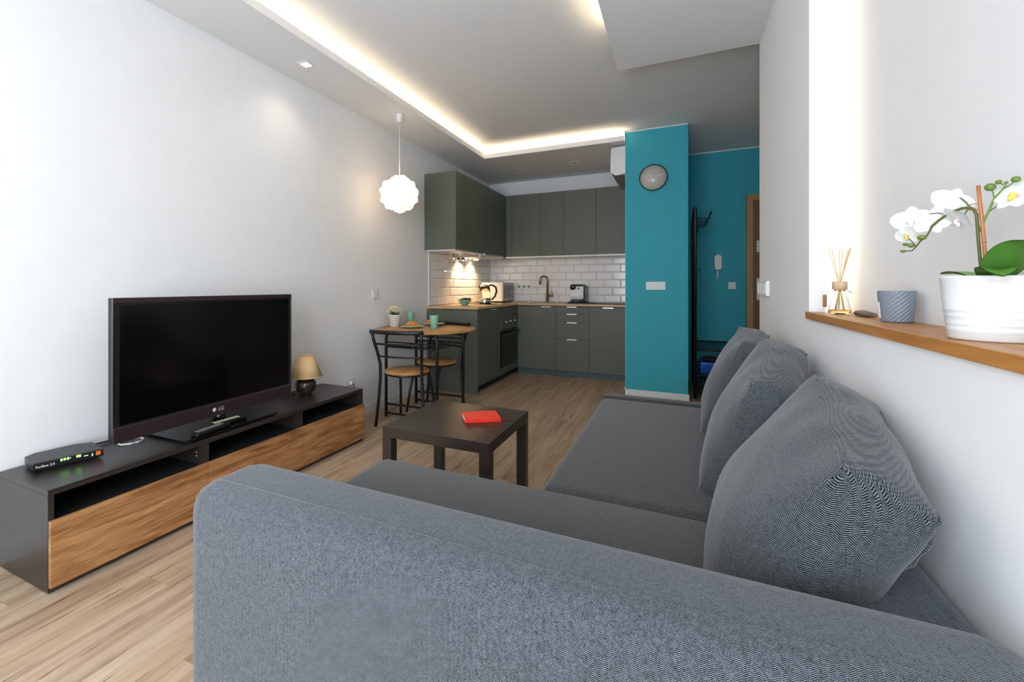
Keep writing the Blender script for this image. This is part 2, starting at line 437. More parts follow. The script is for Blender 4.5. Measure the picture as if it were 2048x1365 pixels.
# baseboards
struct(MB().box(XL, XL+.014, YF, 4.232, 0, .075, .003).build('baseboard_left', 'trim', origin=(0, 0, 0)))
b = MB().box(-.505, .100, YC-.014, YC-.0005, 0, .062, .003); b.box(-.504, -.4925, YC-.014, 5.50, 0, .062)
struct(b.build('baseboard_column', 'trim', origin=(0, 0, 0)))
struct(MB().box(XR-.014, XR, 2.97, 3.23, 0, .07, .003).build('baseboard_right', 'trim', origin=(0, 0, 0)))
# thin white cornice line at the head of the hall wall
struct(MB().box(.09, 1.5, YB-.006, YB, H2-.012, H2).build('trim_4', 'trim', origin=(0, 0, 0)))
struct(MB().box(-.490, .090, YC-.004, YC-.0005, H2-.010, H2).build('trim_5', 'trim', origin=(0, 0, 0)))
# LED strips
for nm, bx in (('left', (-2.075, -2.063, -1.4, 4.75, H1+.012, H1+.017)), ('back', (-2.0, -.50, 4.82, 4.832, H1+.012, H1+.017)), ('right', (-.335, -.323, -1.4, 2.78, H1+.012, H1+.017))):
    o = MB().box(*bx).build('led_strip', 'strip')
    tag(o, {'left': 'warm LED strip hidden in the ceiling cove along the left wall', 'back': 'warm LED strip in the ceiling cove above the kitchen',
            'right': 'warm LED strip in the ceiling cove on the sofa side'}[nm], 'light strip', 'LED strips in the ceiling coves')
o = MB().box(.503, .511, 2.188, 2.196, 1.05, 2.44).build('led_strip', 'strip')
tag(o, 'vertical warm LED strip lighting the end of the wall niche', 'light strip')

# niche sill
o = MB().box(XR-.012, NX-.001, -.6, NY-.001, 1.000, 1.026, .0015).build('wooden_sill', 'sill')
tag(o, 'long orange oak sill board along the bottom of the wall niche', 'shelf')

# hall door (seen partly)
t = struct(MB().box(.771, 1.40, YB-.045, YB-.012, .005, 2.095).build('door_1', 'doorw', origin=(.771, YB, 0)))
b = MB(); b.box(.707, .771, YB-.06, YB-.001, 0, 2.10, .003); b.box(.707, 1.46, YB-.06, YB-.001, 2.095, 2.16, .003); b.box(1.40, 1.46, YB-.06, YB-.001, 0, 2.10, .003)
b.build('door_frame', 'doorf', t)
for z0, z1 in ((1.504, 1.636), (.963, 1.208)):
    k = MB().box(.805, .845, YB-.052, YB-.0455, z0, z1, .003)
    k.build('lock_plate', 'chrome', t)
    k = MB()
    for q in range(3): k.lathe([(.006, YB-.054), (.006, YB-.0515)], (.825, 0, z0+(z1-z0)*(.2+.3*q)), 10, axis='y')
    k.build('screw', 'grey', t)

# ================================================================== DOWNLIGHTS
def downlight(loc, lit, label, power=0):
    x, y, z = loc
    t = thing('recessed_downlight', label, 'ceiling light', loc, 0, 'recessed downlights')
    q = .042
    b = MB(); b.box(x-q, x+q, y-q, y-q+.014, z-.006, z, .001); b.box(x-q, x+q, y+q-.014, y+q, z-.006, z, .001)
    b.box(x-q, x-q+.014, y-q+.014, y+q-.014, z-.006, z, .001); b.box(x+q-.014, x+q, y-q+.014, y+q-.014, z-.006, z, .001)
    b.build('frame', 'chrome', t)
    b = MB(); b.lathe([(0.0005, z-.003), (.024, z-.003), (.028, z-.001)], (x, y, 0), 20); b.build('lamp', 'led_on' if lit else 'grey', t)
    if power: spot('downlight_beam', (x, y, z-.012), (0, 0, 0), power, (1, .86, .72), 135, 1, .04)
downlight((-2.22, 2.23, H1), True, 'lit square downlight in the soffit above the television', 5)
downlight((-1.80, 5.40, H1), False, 'small unlit downlight above the kitchen, the one nearer the corner cabinets')
downlight((-1.115, 5.375, H1), False, 'small unlit downlight above the kitchen, the one nearer the air conditioner')
downlight((.80, 5.47, H2), False, 'small unlit downlight in the dark hall ceiling')

# ================================================================== KITCHEN
# tiles
def tilewall(axis, a0, a1, z0, z1, pos, name, label):
    tw, th, g, bv, d = .200, .1, .002, .010, .007
    b = MB()
    def P(a, z, dd):
        return (a, pos-dd, z) if axis == 'x' else (pos+dd, a, z)
    b._add([P(a0, z0, .0008), P(a1, z0, .0008), P(a1, z1, .0008), P(a0, z1, .0008)], [(0, 1, 2, 3)], 1)
    r = 0; z = z0
    while z < z1-.01:
        s = a0-(tw/2 if r % 2 else 0)
        while s < a1-.005:
            u0, u1 = max(s+g/2, a0), min(s+tw-g/2, a1); v0, v1 = z+g/2, min(z+th-g/2, z1)
            if u1-u0 > .02:
                o_ = [P(u0, v0, .001), P(u1, v0, .001), P(u1, v1, .001), P(u0, v1, .001), P(u0+bv, v0+bv, d), P(u1-bv, v0+bv, d), P(u1-bv, v1-bv, d), P(u0+bv, v1-bv, d)]
                b._add(o_, [(4, 5, 6, 7), (0, 1, 5, 4), (1, 2, 6, 5), (2, 3, 7, 6), (3, 0, 4, 7)], 0)
            s += tw
        z += th; r += 1
    o = b.build(name, ['tile', 'grout'], origin=(0, 0, 0)); struct(o, label)
tilewall('x', XL+.008, -.492, .90, 1.51, YB, 'wall_tiles_back', 'white bevelled brick tiles behind the sink')
tilewall('y', 4.275, YB-.008, .90, 1.51, XL, 'wall_tiles_left', 'white bevelled brick tiles beside the hob')
struct(MB().box(XL, XL+.010, 4.264, 4.274, .90, 1.51).build('trim_6', 'trim', origin=(0, 0, 0)))

def handle(parent, x0, x1, y, z):
    b = MB(); b.box(x0, x1, y-.020, y-.004, z-.010, z+.001, .002); b.box(x0, x1, y-.006, y+.001, z-.002, z+.003)
    return b.build('handle', 'chrome', parent)
FY = 5.50     # back run door plane
FX = -1.865   # left run door plane
PK = .075     # plinth
ZT = .872
g = .0015
# back base cabinets
t = thing('base_cabinet', 'sage green sink base cabinet with one door in the kitchen corner', 'cabinet', (-1.62, 5.78, 0), 0, 'green base cabinets')
MB().box(FX+.002, -1.372, FY+.02, YB-.01, PK, .868).build('body', 'green', t)
d = MB().box(FX+.003, -1.370-g, FY, FY+.019, PK+.002, ZT-.004, .0012).build('door', 'green', t); handle(d, -1.55, -1.425, FY, .862)
t = thing('drawer_cabinet', 'sage green base cabinet with four drawers below the coffee machine', 'cabinet', (-1.167, 5.78, 0), 0, 'green base cabinets')
MB().box(-1.368, -.966, FY+.02, YB-.01, PK, .868).build('body', 'green', t)
for z0, z1 in ((.783, .868), (.679, .780), (.472, .676), (PK+.002, .469)):
    d = MB().box(-1.370+g, -.964-g, FY, FY+.019, z0, z1, .0012).build('drawer', 'green', t); handle(d, -1.228, -1.108, FY, z1-.003)
t = thing('base_cabinet', 'sage green base cabinet with one door next to the teal column', 'cabinet', (-.73, 5.78, 0), 0, 'green base cabinets')
MB().box(-.962, -.494, FY+.02, YB-.01, PK, .868).build('body', 'green', t)
d = MB().box(-.964+g, -.494, FY, FY+.019, PK+.002, ZT-.004, .0012).build('door', 'green', t); handle(d, -.805, -.680, FY, .862)
o = MB().box(FX-.002, -.507, FY+.05, FY+.066, 0, PK-.001).build('plinth', 'green2'); tag(o, 'blue-green plinth board under the back kitchen cabinets', 'plinth')
# left run
t = thing('base_cabinet', 'sage green end cabinet of the left kitchen run behind the dining set', 'cabinet', (-2.16, 4.58, 0), 0, 'green base cabinets')
MB().box(XL+.002, FX-.02, 4.256, 4.895, PK, .868).build('body', 'green', t)
MB().box(XL+.002, FX, 4.232, 4.255, 0, .868, .001).build('end_panel', 'green', t)
d = MB().box(FX-.019, FX, 4.256+g, 4.895-g, PK+.002, ZT-.004, .0012).build('door', 'green', t)
b = MB(); b.box(FX-.001, FX+.020, 4.60, 4.73, .853, .863, .002); b.build('handle', 'chrome', d)
o = MB().box(FX-.066, FX-.05, 4.256, FY+.049, 0, PK-.001).build('plinth', 'gap'); tag(o, 'dark recessed plinth board under the oven', 'plinth')
# oven
t = thing('built_in_oven', 'black built-in oven with three knobs in the left kitchen run', 'oven', (-2.16, 5.19, 0))
MB().box(XL+.01, FX-.02, 4.897, 5.495, PK, .868).build('body', 'black', t)
MB().box(FX-.019, FX, 4.897, 5.495, .760, .868, .001).build('filler_panel', 'green', t)
MB().box(FX-.019, FX, 4.897, 5.495, PK+.002, .160, .001).build('drawer', 'green', t)
b = MB().box(FX-.019, FX+.004, 4.899, 5.493, .600, .757, .002); cp = b.build('control_panel', 'green', t)
for y in (5.04, 5.20, 5.36):
    MB().lathe([(.019, FX+.004), (.018, FX+.012), (.013, FX+.016), (.013, FX+.030), (.010, FX+.032)], (0, y, .688), 16, axis='x').build('knob', 'steel', cp)
d = MB().box(FX-.019, FX+.010, 4.899, 5.493, .163, .597, .002).build('oven_door', 'gloss', t)
b = MB(); b.box(FX+.0105, FX+.012, 4.96, 5.43, .23, .50, .001); b.build('window_glass', 'screen', d)
b = MB(); b.tube([(FX+.045, 4.93, .560), (FX+.045, 5.46, .560)], .009, 10); b.tube([(FX+.008, 4.96, .560), (FX+.045, 4.96, .560)], .006, 8); b.tube([(FX+.008, 5.43, .560), (FX+.045, 5.43, .560)], .006, 8)
b.build('handle', 'black', d)
# worktops
o = MB().box(XL+.011, FX+.012, 4.222, FY-.016, .875, .900, .002).build('worktop', 'oaktop'); tag(o, 'light oak worktop of the left run carrying the hob and the green bowl', 'worktop', 'light oak worktops')
b = MB(); b.box(XL+.011, -.493, FY-.015, YB-.008, .875, .900, .002)
o = b.build('worktop', 'oaktopx'); tag(o, 'light oak worktop along the back wall around the sink', 'worktop', 'light oak worktops')
# hob
t = thing('induction_hob', 'black glass hob set flush in the oak worktop under the hood', 'hob', (-2.17, 5.18, .9005))
MB().box(-2.42, -1.93, 4.905, 5.47, .9003, .9055, .002).build('glass_plate', 'gloss', t)
for (x, y, r) in ((-2.30, 5.03, .07), (-2.05, 5.06, .09), (-2.30, 5.32, .09), (-2.05, 5.33, .07)):
    MB().lathe([(r-.002, .9056), (r-.002, .9060), (r, .9060), (r, .9056)], (x, y, 0), 32).build('cooking_zone', 'grey', t)
# sink
t = thing('kitchen_sink', 'steel inset sink with a low rim in the back worktop', 'sink', (-1.65, 5.77, .9005))
b = MB()
for x0, x1, y0, y1 in ((-1.86, -1.40, 5.56, 5.585), (-1.86, -1.40, 5.93, 5.955), (-1.86, -1.835, 5.585, 5.93), (-1.425, -1.40, 5.585, 5.93)): b.box(x0, x1, y0, y1, .9003, .9045, .001)
b.build('rim', 'steel', t); MB().box(-1.834, -1.426, 5.586, 5.929, .9003, .9012).build('basin', 'grey', t)
MB().ball((-1.74, 5.62, .910), (.012, .012, .009)).build('plug', 'paper', t)
# tap
t = thing('kitchen_tap', 'tall bronze-toned mixer tap curving over the sink', 'tap', (-1.59, 5.93, .9046))
MB().lathe([(.026, .9046), (.026, .908), (.020, .912), (.020, 1.03), (.013, 1.04)], (-1.59, 5.942, 0), 18).build('body', 'bronze', t)
pts = [(-1.59, 5.942, 1.03), (-1.59, 5.942, 1.20)]+[(-1.59-.045+.045*math.cos(a), 5.942-.02*(1-math.cos(a)), 1.20+.050*math.sin(a)) for a in [PI*k/10 for k in range(1, 11)]]+[(-1.682, 5.90, 1.14)]
MB().tube(pts, .0125, 12).build('spout', 'bronze', t)
b = MB(); b.tube([(-1.58, 5.942, .985), (-1.515, 5.935, .985)], .013, 12); b.tube([(-1.52, 5.935, .985), (-1.53, 5.930, 1.055)], .005, 8); b.build('lever', 'bronze', t)
# upper cabinets
UZ0, UZ1, UY, UX = 1.51, 2.325, 5.675, -2.09
cols = ['corner filler cabinet', '', '', '', '']
labs = [(-2.088, -2.000, 'narrow sage green filler cabinet in the corner of the upper row'),
        (-2.000, -1.612, 'sage green wall cabinet right of the corner filler in the upper row'),
        (-1.612, -1.310, 'narrowest sage green wall cabinet door in the middle of the upper row'),
        (-1.310, -.907, 'sage green wall cabinet above the coffee machine'),
        (-.907, -.494, 'sage green wall cabinet beside the teal column under the air conditioner')]
for i, (x0, x1, lab) in enumerate(labs):
    t = thing('wall_cabinet', lab, 'cabinet', ((x0+x1)/2, 5.87, UZ0), 0, 'green wall cabinets')
    MB().box(x0+.0005, x1-.0005, UY+.02, YB-.010, UZ0, UZ1).build('body', 'green', t)
    MB().box(x0+g, x1-g, UY, UY+.019, UZ0-.002, UZ1, .0012).build('door', 'green', t)
    MB().box(x0+.0005, x1-.0005, UY+.002, YB-.010, UZ0-.020, UZ0-.0025).build('light_rail', 'trim', t)
t = thing('wall_cabinet', 'large sage green wall cabinet over the hob with a tall end panel', 'cabinet', (-2.28, 4.9, UZ0), 0, 'green wall cabinets')
MB().box(XL+.003, UX-.02, 4.205, YB-.011, UZ0+.004, UZ1).build('body', 'green', t)
MB().box(XL+.003, UX, 4.180, 4.204, UZ0-.002, UZ1, .001).build('end_panel', 'green', t)
for y0, y1 in ((4.205, 4.87), (4.87, UY-.001)): MB().box(UX-.019, UX, y0+g/2, y1-g/2, UZ0-.002, UZ1, .0012).build('door', 'green', t)
MB().box(XL+.012, UX-.02, 4.205, 4.86, UZ0-.016, UZ0+.003).build('bottom_panel', 'trim', t)
# extractor hood
t = thing('extractor_hood', 'slim steel extractor hood with lit lamps under the left wall cabinet', 'extractor hood', (-2.28, 5.2, 1.47))
MB().box(XL+.014, UX-.022, 4.865, 5.50, 1.462, 1.510, .003).build('body', 'steel', t)
MB().box(UX-.021, UX+.035, 4.865, 5.50, 1.478, 1.5075, .003).build('front_bar', 'steel', t)
MB().box(XL+.05, XL+.13, 4.875, 4.94, 1.440, 1.461, .003).build('lamp_housing', 'black', t)
for y in (5.00, 5.34):
    MB().lathe([(.0005, 1.455), (.030, 1.455), (.034, 1.4615)], (-2.375, y, 0), 20).build('lamp', 'led_hood', t)
    spot('hood_beam', (-2.375, y, 1.452), (0, math.radians(12), 0), 22, (1, .66, .34), 125, .9, .02)
# glass rack hint beside the hood
t = thing('glass_rack', 'small clear hanging glasses under the cabinet end left of the hood', 'glass rack', (-2.30, 4.62, 1.42))
b = MB()
for yy in (4.56, 4.66): b.tube([(-2.44, yy, 1.485), (-2.14, yy, 1.485)], .004, 6)
b.build('rail', 'steel', t)
for x in (-2.36, -2.24):
    MB().lathe([(.030, 1.482), (.004, 1.476), (.004, 1.440), (.024, 1.425), (.030, 1.405), (.026, 1.385), (.024, 1.385), (.028, 1.405), (.022, 1.424), (.001, 1.436)], (x, 4.61, 0), 16).build('wine_glass', 'glass', t)

# bowl on worktop
t = thing('bowl', 'mint green footed bowl of dark fruit on the oak worktop', 'bowl', (-2.19, 4.61, .9005))
MB().lathe([(.032, .9006), (.036, .9006), (.038, .912), (.060, .935), (.082, .962), (.084, .966), (.079, .966), (.056, .938), (.030, .918), (.0005, .914)], (-2.19, 4.61, 0), 28).build('dish', 'mint', t)
b = MB()
for i in range(9):
    a = i*2.4; r = .012+.005*i
    b.ball((-2.19+r*math.cos(a), 4.61+r*math.sin(a), .952+.008*(i % 3)), .018, u=10, v=8)
b.build('fruit', 'soil', t)
# kettle
t = thing('glass_kettle', 'glass and steel kettle with a black handle standing on the hob', 'kettle', (-2.14, 5.08, .906)); kx, ky = -2.14, 5.08
MB().lathe([(.072, .9062), (.074, .912), (.074, .965), (.070, .970)], (kx, ky, 0), 28).build('base', 'steel', t)
MB().lathe([(.070, .970), (.068, 1.02), (.060, 1.105), (.058, 1.105), (.066, 1.02), (.067, .972)], (kx, ky, 0), 28).build('jug', 'glass', t)
MB().lathe([(.061, 1.105), (.062, 1.120), (.056, 1.130), (.0005, 1.134)], (kx, ky, 0), 28).build('lid', 'steel', t)
b = MB(); b.tube([(kx+.045, ky+.02, 1.128), (kx+.085, ky+.035, 1.130), (kx+.125, ky+.045, 1.105), (kx+.135, ky+.048, 1.055), (kx+.115, ky+.04, .990), (kx+.075, ky+.03, .950)], [.010, .012, .013, .013, .012, .010], 10); b.build('handle', 'black', t)
b = MB(); b.prism([(kx-.05, ky-.012), (kx-.085, ky), (kx-.05, ky+.012)], 1.09, 1.125); b.build('spout', 'black', t)
# microwave
t = thing('microwave_oven', 'white microwave with silver front in the kitchen corner', 'microwave', (-2.24, 5.80, .9005))
MB().box(-2.40, -2.108, 5.585, 6.015, .915, 1.165, .004).build('housing', 'white', t)
fr = MB().box(-2.107, -2.090, 5.585, 6.015, .915, 1.165, .003).build('front', 'microf', t)
MB().box(-2.0895, -2.087, 5.62, 5.87, .96, 1.12, .002).build('door_glass', 'grey', fr)
for z in (1.085, .985): MB().lathe([(.020, -2.0895), (.019, -2.075), (.015, -2.070)], (0, 5.955, z), 16, axis='x').build('knob', 'steel', fr)
for x in (-2.37, -2.14):
    for y in (5.62, 5.98): MB().lathe([(.012, .9006), (.012, .9149)], (x, y, 0), 10).build('foot', 'black', t)
# wall sockets on tiles
def wallplate(name, lab, cat, axis, a0, a1, z0, z1, pos, sgn, n, kind, group=None, th=.010):
    """axis: 'x' plate on a wall facing -y, 'y' plate on a wall facing sgn*x"""
    c = ((a0+a1)/2, pos, z0) if axis == 'x' else (pos, (a0+a1)/2, z0)
    t = thing(name, lab, cat, c, 0, group)
    def bx(b, u0, u1, w0, w1, d0, d1, bv=.001):
        if axis == 'x': b.box(u0, u1, pos-d1, pos-d0, w0, w1, bv)
        else:
            p, q = sorted((pos+sgn*d0, pos+sgn*d1)); b.box(p, q, u0, u1, w0, w1, bv)
    b = MB(); bx(b, a0, a1, z0, z1, .0005, th, .002); b.build('plate', 'white', t)
    w = (a1-a0)/n
    for i in range(n):
        u0 = a0+i*w+w*.14; u1 = a0+(i+1)*w-w*.14; h_ = (z1-z0)
        b = MB()
        if kind == 'switch':
            bx(b, u0, u1, z0+h_*.13, z1-h_*.13, th, th+.004, .002); b.build('rocker', 'trim', t)
        else:
            bx(b, u0, u1, z0+h_*.13, z1-h_*.13, th, th+.002, .002); s = b.build('socket_insert', 'trim', t)
            uc = (u0+u1)/2; zc = (z0+z1)/2
            b = MB()
            pr = [(.019, 0), (.019, .0015), (.0005, .0015)]
            if axis == 'x': b.lathe([(r, pos-th-.002-d) for r, d in pr], (uc, 0, zc), 18, axis='y')
            else: b.lathe([(r, pos+sgn*(th+.002+d)) for r, d in pr], (0, uc, zc), 18, axis='x')
            b.build('socket_hole', 'microf', s)
    return t
wallplate('triple_socket', 'white triple socket plate on the tiles beside the microwave', 'socket', 'x', -2.055, -1.84, 1.075, 1.150, YB-.008, 1, 3, 'socket')
# coffee machine
cx, cy_ = -1.16, 5.82
o = MB().box(-1.25, -.97, 5.60, 6.0, .9004, .912, .004).build('serving_tray', 'black'); tag(o, 'black tray under the coffee machine', 'tray')
t = thing('coffee_machine', 'compact white and black capsule coffee machine on a black tray', 'coffee machine', (cx, cy_, .912))
MB().box(cx-.085, cx+.085, 5.745, 5.98, .955, 1.118, .012).build('housing', 'white', t)
MB().box(cx+.072, cx+.098, 5.76, 5.985, .914, 1.122, .010).build('side_shell', 'black', t)
MB().box(cx-.080, cx+.070, 5.79, 5.97, .914, .956, .004).build('base', 'black', t)
MB().box(cx-.080, cx+.060, 5.66, 5.785, .914, .930, .004).build('drip_tray', 'black', t)
MB().box(cx-.05, cx+.07, 5.74, 5.98, 1.116, 1.140, .010).build('top_cover', 'black', t)
MB().lathe([(.0005, 5.715), (.030, 5.715), (.036, 5.722), (.036, 5.744)], (cx-.045, 0, 1.105), 20, axis='y').build('brew_head', 'gloss', t)
MB().box(cx-.083, cx+.070, 5.738, 5.744, .950, .985, .002).build('milk_panel', 'microf', t)
MB().box(cx+.010, cx+.035, 5.740, 5.7445, 1.080, 1.095, .001).build('display', 'black', t)
o = MB().box(-.955, -.51, 5.56, 5.86, .9004, .910, .003).build('baking_tray', 'black'); tag(o, 'flat dark tray on the worktop between the coffee machine and teal column', 'tray')

# air conditioner
t = thing('air_conditioner', 'white wall air conditioner high on the kitchen side of the teal column', 'air conditioner', (-.56, 5.3, 2.28))
b = MB(); b.prism([(-.492, 2.285), (-.590, 2.272), (-.632, 2.305), (-.640, 2.33), (-.634, 2.545), (-.622, 2.565), (-.492, 2.570)], 4.90, 5.68, 'y')
b.build('casing', 'white', t)
b = MB(); b.prism([(-.510, 2.271), (-.590, 2.270), (-.628, 2.296), (-.628, 2.302), (-.590, 2.272), (-.510, 2.284)], 4.895, 5.68, 'y'); b.build('air_outlet', 'grey', t)

# ================================================================== COLUMN ITEMS
t = thing('wall_clock', 'round mirror-faced wall clock with dark rim high on the teal column', 'clock', (-.224, YC, 2.208))
c3 = (-.224, 0, 2.208)
MB().lathe([(.131, YC-.0005), (.132, YC-.030), (.128, YC-.034), (.124, YC-.032), (.124, YC-.014)], c3, 48, axis='y').build('rim', 'clockrim', t)
MB().lathe([(.1235, YC-.001), (.1235, YC-.018), (.0005, YC-.018)], c3, 48, axis='y').build('face', 'clockface', t)
def clockhand(deg, ln, w, back=.015):
    a = math.radians(deg); dx, dz = math.sin(a), math.cos(a); px, pz = dz, -dx
    pl = [(-.224-dx*back-px*w, 2.208-dz*back-pz*w), (-.224-dx*back+px*w, 2.208-dz*back+pz*w), (-.224+dx*ln+px*w*.5, 2.208+dz*ln+pz*w*.5), (-.224+dx*ln-px*w*.5, 2.208+dz*ln-pz*w*.5)]
    MB().prism(pl, YC-.024, YC-.022, 'y').build('hand', 'hand', t)
clockhand(74, .108, .0035); clockhand(305, .06, .003); clockhand(250, .02, .002)
wallplate('triple_switch', 'white triple light switch plate at mid height on the teal column', 'switch', 'x', -.292, -.112, 1.082, 1.162, YC, 1, 3, 'switch')
wallplate('light_switch', 'single white light switch beside the intercom on the teal hall wall', 'switch', 'x', .530, .605, 1.083, 1.165, YB, 1, 1, 'switch')
wallplate('quadruple_switch', 'white four-gang switch at the end of the right wall above the sofa', 'switch', 'y', 2.895, 3.175, 1.068, 1.150, XR, -1, 4, 'switch', th=.018)
wallplate('light_switch', 'white light switch on the left wall above the dining table', 'switch', 'y', 3.262, 3.342, 1.000, 1.083, XL, 1, 1, 'switch')
s_ = wallplate('wall_socket', 'white socket low on the left wall behind the end of the bench', 'socket', 'y', 2.90, 3.0, .275, .355, XL, 1, 1, 'socket')
t = thing('plug', 'white round plug with black cord in the socket behind the bench', 'plug', (XL+.014, 2.95, .315))
MB().lathe([(.019, XL+.0145), (.019, XL+.032), (.014, XL+.045)], (0, 2.95, .315), 16, axis='x').build('plug_body', 'white', t)
MB().tube([(XL+.042, 2.95, .315), (XL+.055, 2.952, .30), (XL+.05, 2.97, .27), (XL+.03, 3.0, .235), (XL+.03, 3.02, .18), (XL+.03, 3.02, .08)], .003, 6).build('cord', 'black', t)
# intercom
t = thing('intercom_handset', 'white door intercom handset on the teal hall wall', 'intercom', (.425, YB, 1.30))
b = MB(); n = 20
poly = [(.4255+.038*math.cos(a), 1.455+.038*math.sin(a)) for a in [PI*k/10 for k in range(11)]]+[(.4255+.038*math.cos(a), 1.335+.030*math.sin(a)) for a in [PI+PI*k/10 for k in range(11)]]
b.prism(poly, YB-.040, YB-.0005, 'y', b=.004); b.build('base_unit', 'microf', t)
b = MB().tube([(.423, YB-.018, 1.300), (.421, YB-.020, 1.24), (.417, YB-.015, 1.20)], [.012, .010, .008], 10); b.build('handset_end', 'white', t)

# coat rack
t = thing('coat_rack', 'tall black metal coat rack with bench and shelves in the dark hall', 'coat rack', (.30, 5.4, 0))
ys = (5.02, 5.82)
b = MB()
for y in ys: b.tube([(.155, y, .002), (.155, y, 1.90), (.155, y, 1.905)], .0155, 10)
b.tube([(.155, ys[0], 1.90), (.155, ys[1], 1.90)], .014, 10); b.tube([(.155, ys[0], 1.35), (.155, ys[1], 1.35)], .008, 10)
b.build('upright_frame', 'blackm', t)
for y in ys: MB().tube([(.50, y, .002), (.50, y, .46)], .0125, 8).build('front_leg', 'blackm', t)
for i, y in enumerate((5.06, 5.24, 5.42, 5.60, 5.78)):
    MB().tube([(.155, y, 1.80), (.26, y, 1.795), (.285, y, 1.815), (.30, y, 1.86)], [.006, .006, .006, .008], 8).build('hook', 'blackm', t)
    MB().tube([(.155, y, 1.72), (.185, y, 1.715), (.20, y, 1.735)], .005, 8).build('hook', 'blackm', t)
MB().tube([(.155, 5.06, 1.28), (.19, 5.06, 1.275), (.205, 5.06, 1.30)], .005, 8).build('hook', 'blackm', t)
for z in (.485, .245, .07):
    b = MB()
    b.tube([(.155, ys[0], z), (.50, ys[0], z), (.50, ys[1], z), (.155, ys[1], z)], .010, 8)
    for k in range(9):
        x = .185+k*.036; b.box(x, x+.02, ys[0], ys[1], z-.004, z+.003)
    b.build('shelf', 'blackm', t)
t = thing('shoe_package', 'glossy blue wrapped package on the middle shelf of the coat rack', 'package', (.31, 5.2, .249))
MB().box(.20, .44, 5.03, 5.36, .2485, .365, .02, 3).build('wrap', 'blue', t)
o = MB().ball((.30, 5.19, .3825), (.09, .13, .018)).build('folded_cloth', 'darkred'); tag(o, 'dark cloth lying on the blue package in the coat rack', 'cloth')

# ================================================================== PENDANT
px_, py_ = -2.146, 3.219
t = thing('pendant_lamp', 'lit white globe pendant of curled petals hanging above the dining table', 'pendant lamp', (px_, py_, 1.755))
MB().lathe([(.026, H1-.0005), (.030, H1-.012), (.028, H1-.055), (.018, H1-.066), (.004, H1-.068)], (px_, py_, 0), 24).build('ceiling_cap', 'white', t)
MB().tube([(px_, py_, H1-.06), (px_, py_, 2.05)], .0032, 8).build('cord', 'white', t)
b = MB(); cz = 1.905; R0 = .150
def petalstrip(lat0, lon, w, ln, r):
    def fn(u, v):
        la = lat0+(u-.5)*ln; wv = w*(1-.55*abs(u-.5)*2)
        lo = lon+(v-.5)*wv/max(.25, math.cos(la))
        rr = r+.014*math.sin(u*PI*3)*math.cos((v-.5)*PI)+.022*math.sin(u*PI)*(.4+.6*math.cos((v-.5)*PI))
        la = max(-1.5, min(1.5, la))
        return (px_+rr*math.cos(la)*math.cos(lo), py_+rr*math.cos(la)*math.sin(lo), cz+rr*math.sin(la)*.93)
    b.grid(fn, 12, 5)
for row, la in enumerate((-1.15, -.62, -.1, .42, .95)):
    nn = (6, 10, 12, 10, 6)[row]
    for k in range(nn): petalstrip(la, 2*PI*(k+.5*(row % 2))/nn+.15*row, 2*PI/nn*1.35*max(.4, math.cos(la)), .85, R0-.008+.004*(k % 3))
o = b.build('petal_shade', 'pendant', t)
l = bpy.data.lights.new('pendant_glow', 'POINT'); l.energy = 2.6; l.color = (1, .73, .50); l.shadow_soft_size = .045
lo = bpy.data.objects.new('pendant_glow', l); C.objects.link(lo); lo.location = (px_, py_, cz)
o.visible_shadow = True

# ================================================================== DINING SET
TX, TY, TZ = -2.02, 3.445, .75
t = thing('dining_table', 'round amber wood bistro table with black tube legs by the left wall', 'dining table', (TX, TY, 0))
MB().lathe([(.0005, TZ-.018), (.438, TZ-.018), (.444, TZ-.014), (.444, TZ-.004), (.438, TZ), (.0005, TZ)], (TX, TY, 0), 64).build('tabletop', 'dining', t)
LX = (-2.27, -1.77); LY = (3.20, 3.69)
for x in LX:
    for y in LY:
        sx = 1 if x < TX else -1
        MB().tube([(x, y, .001), (x, y, .66), (x+.008*sx, y, .70), (x+.035*sx, y, .722), (x+.07*sx, y, .7265)], .0135, 10).build('leg', 'blackm', t)
b = MB()
for y in LY: b.tube([(LX[0]+.07, y, .7265), (LX[1]-.07, y, .7265)], .0125, 8)
for x in (-2.18, -1.86): b.tube([(x, LY[0], .722), (x, LY[1], .722)], .009, 8)
b.build('top_frame', 'blackm', t)
for y in LY:
    for z in (.11, .032): MB().box(LX[0], LX[1], y-.008, y+.008, z-.008, z+.008, .002).build('foot_rail', 'blackm', t)
b = MB()
b.tube([(LX[0], LY[0], .60), (LX[1], LY[0], .60)], .008, 8); b.tube([(LX[0], LY[1], .60), (LX[1], LY[1], .60)], .008, 8)
b.tube([(LX[0], LY[0], .64), (LX[1], LY[0], .64)], .006, 8); b.tube([(LX[0], LY[1], .64), (LX[1], LY[1], .64)], .006, 8)
for k in range(7):
    x = LX[0]+.06+k*.063; b.tube([(x, LY[0], .604), (x, TY-.1, .585), (x, TY+.1, .585), (x, LY[1], .604)], .005, 6)
b.build('wire_shelf', 'blackm', t)

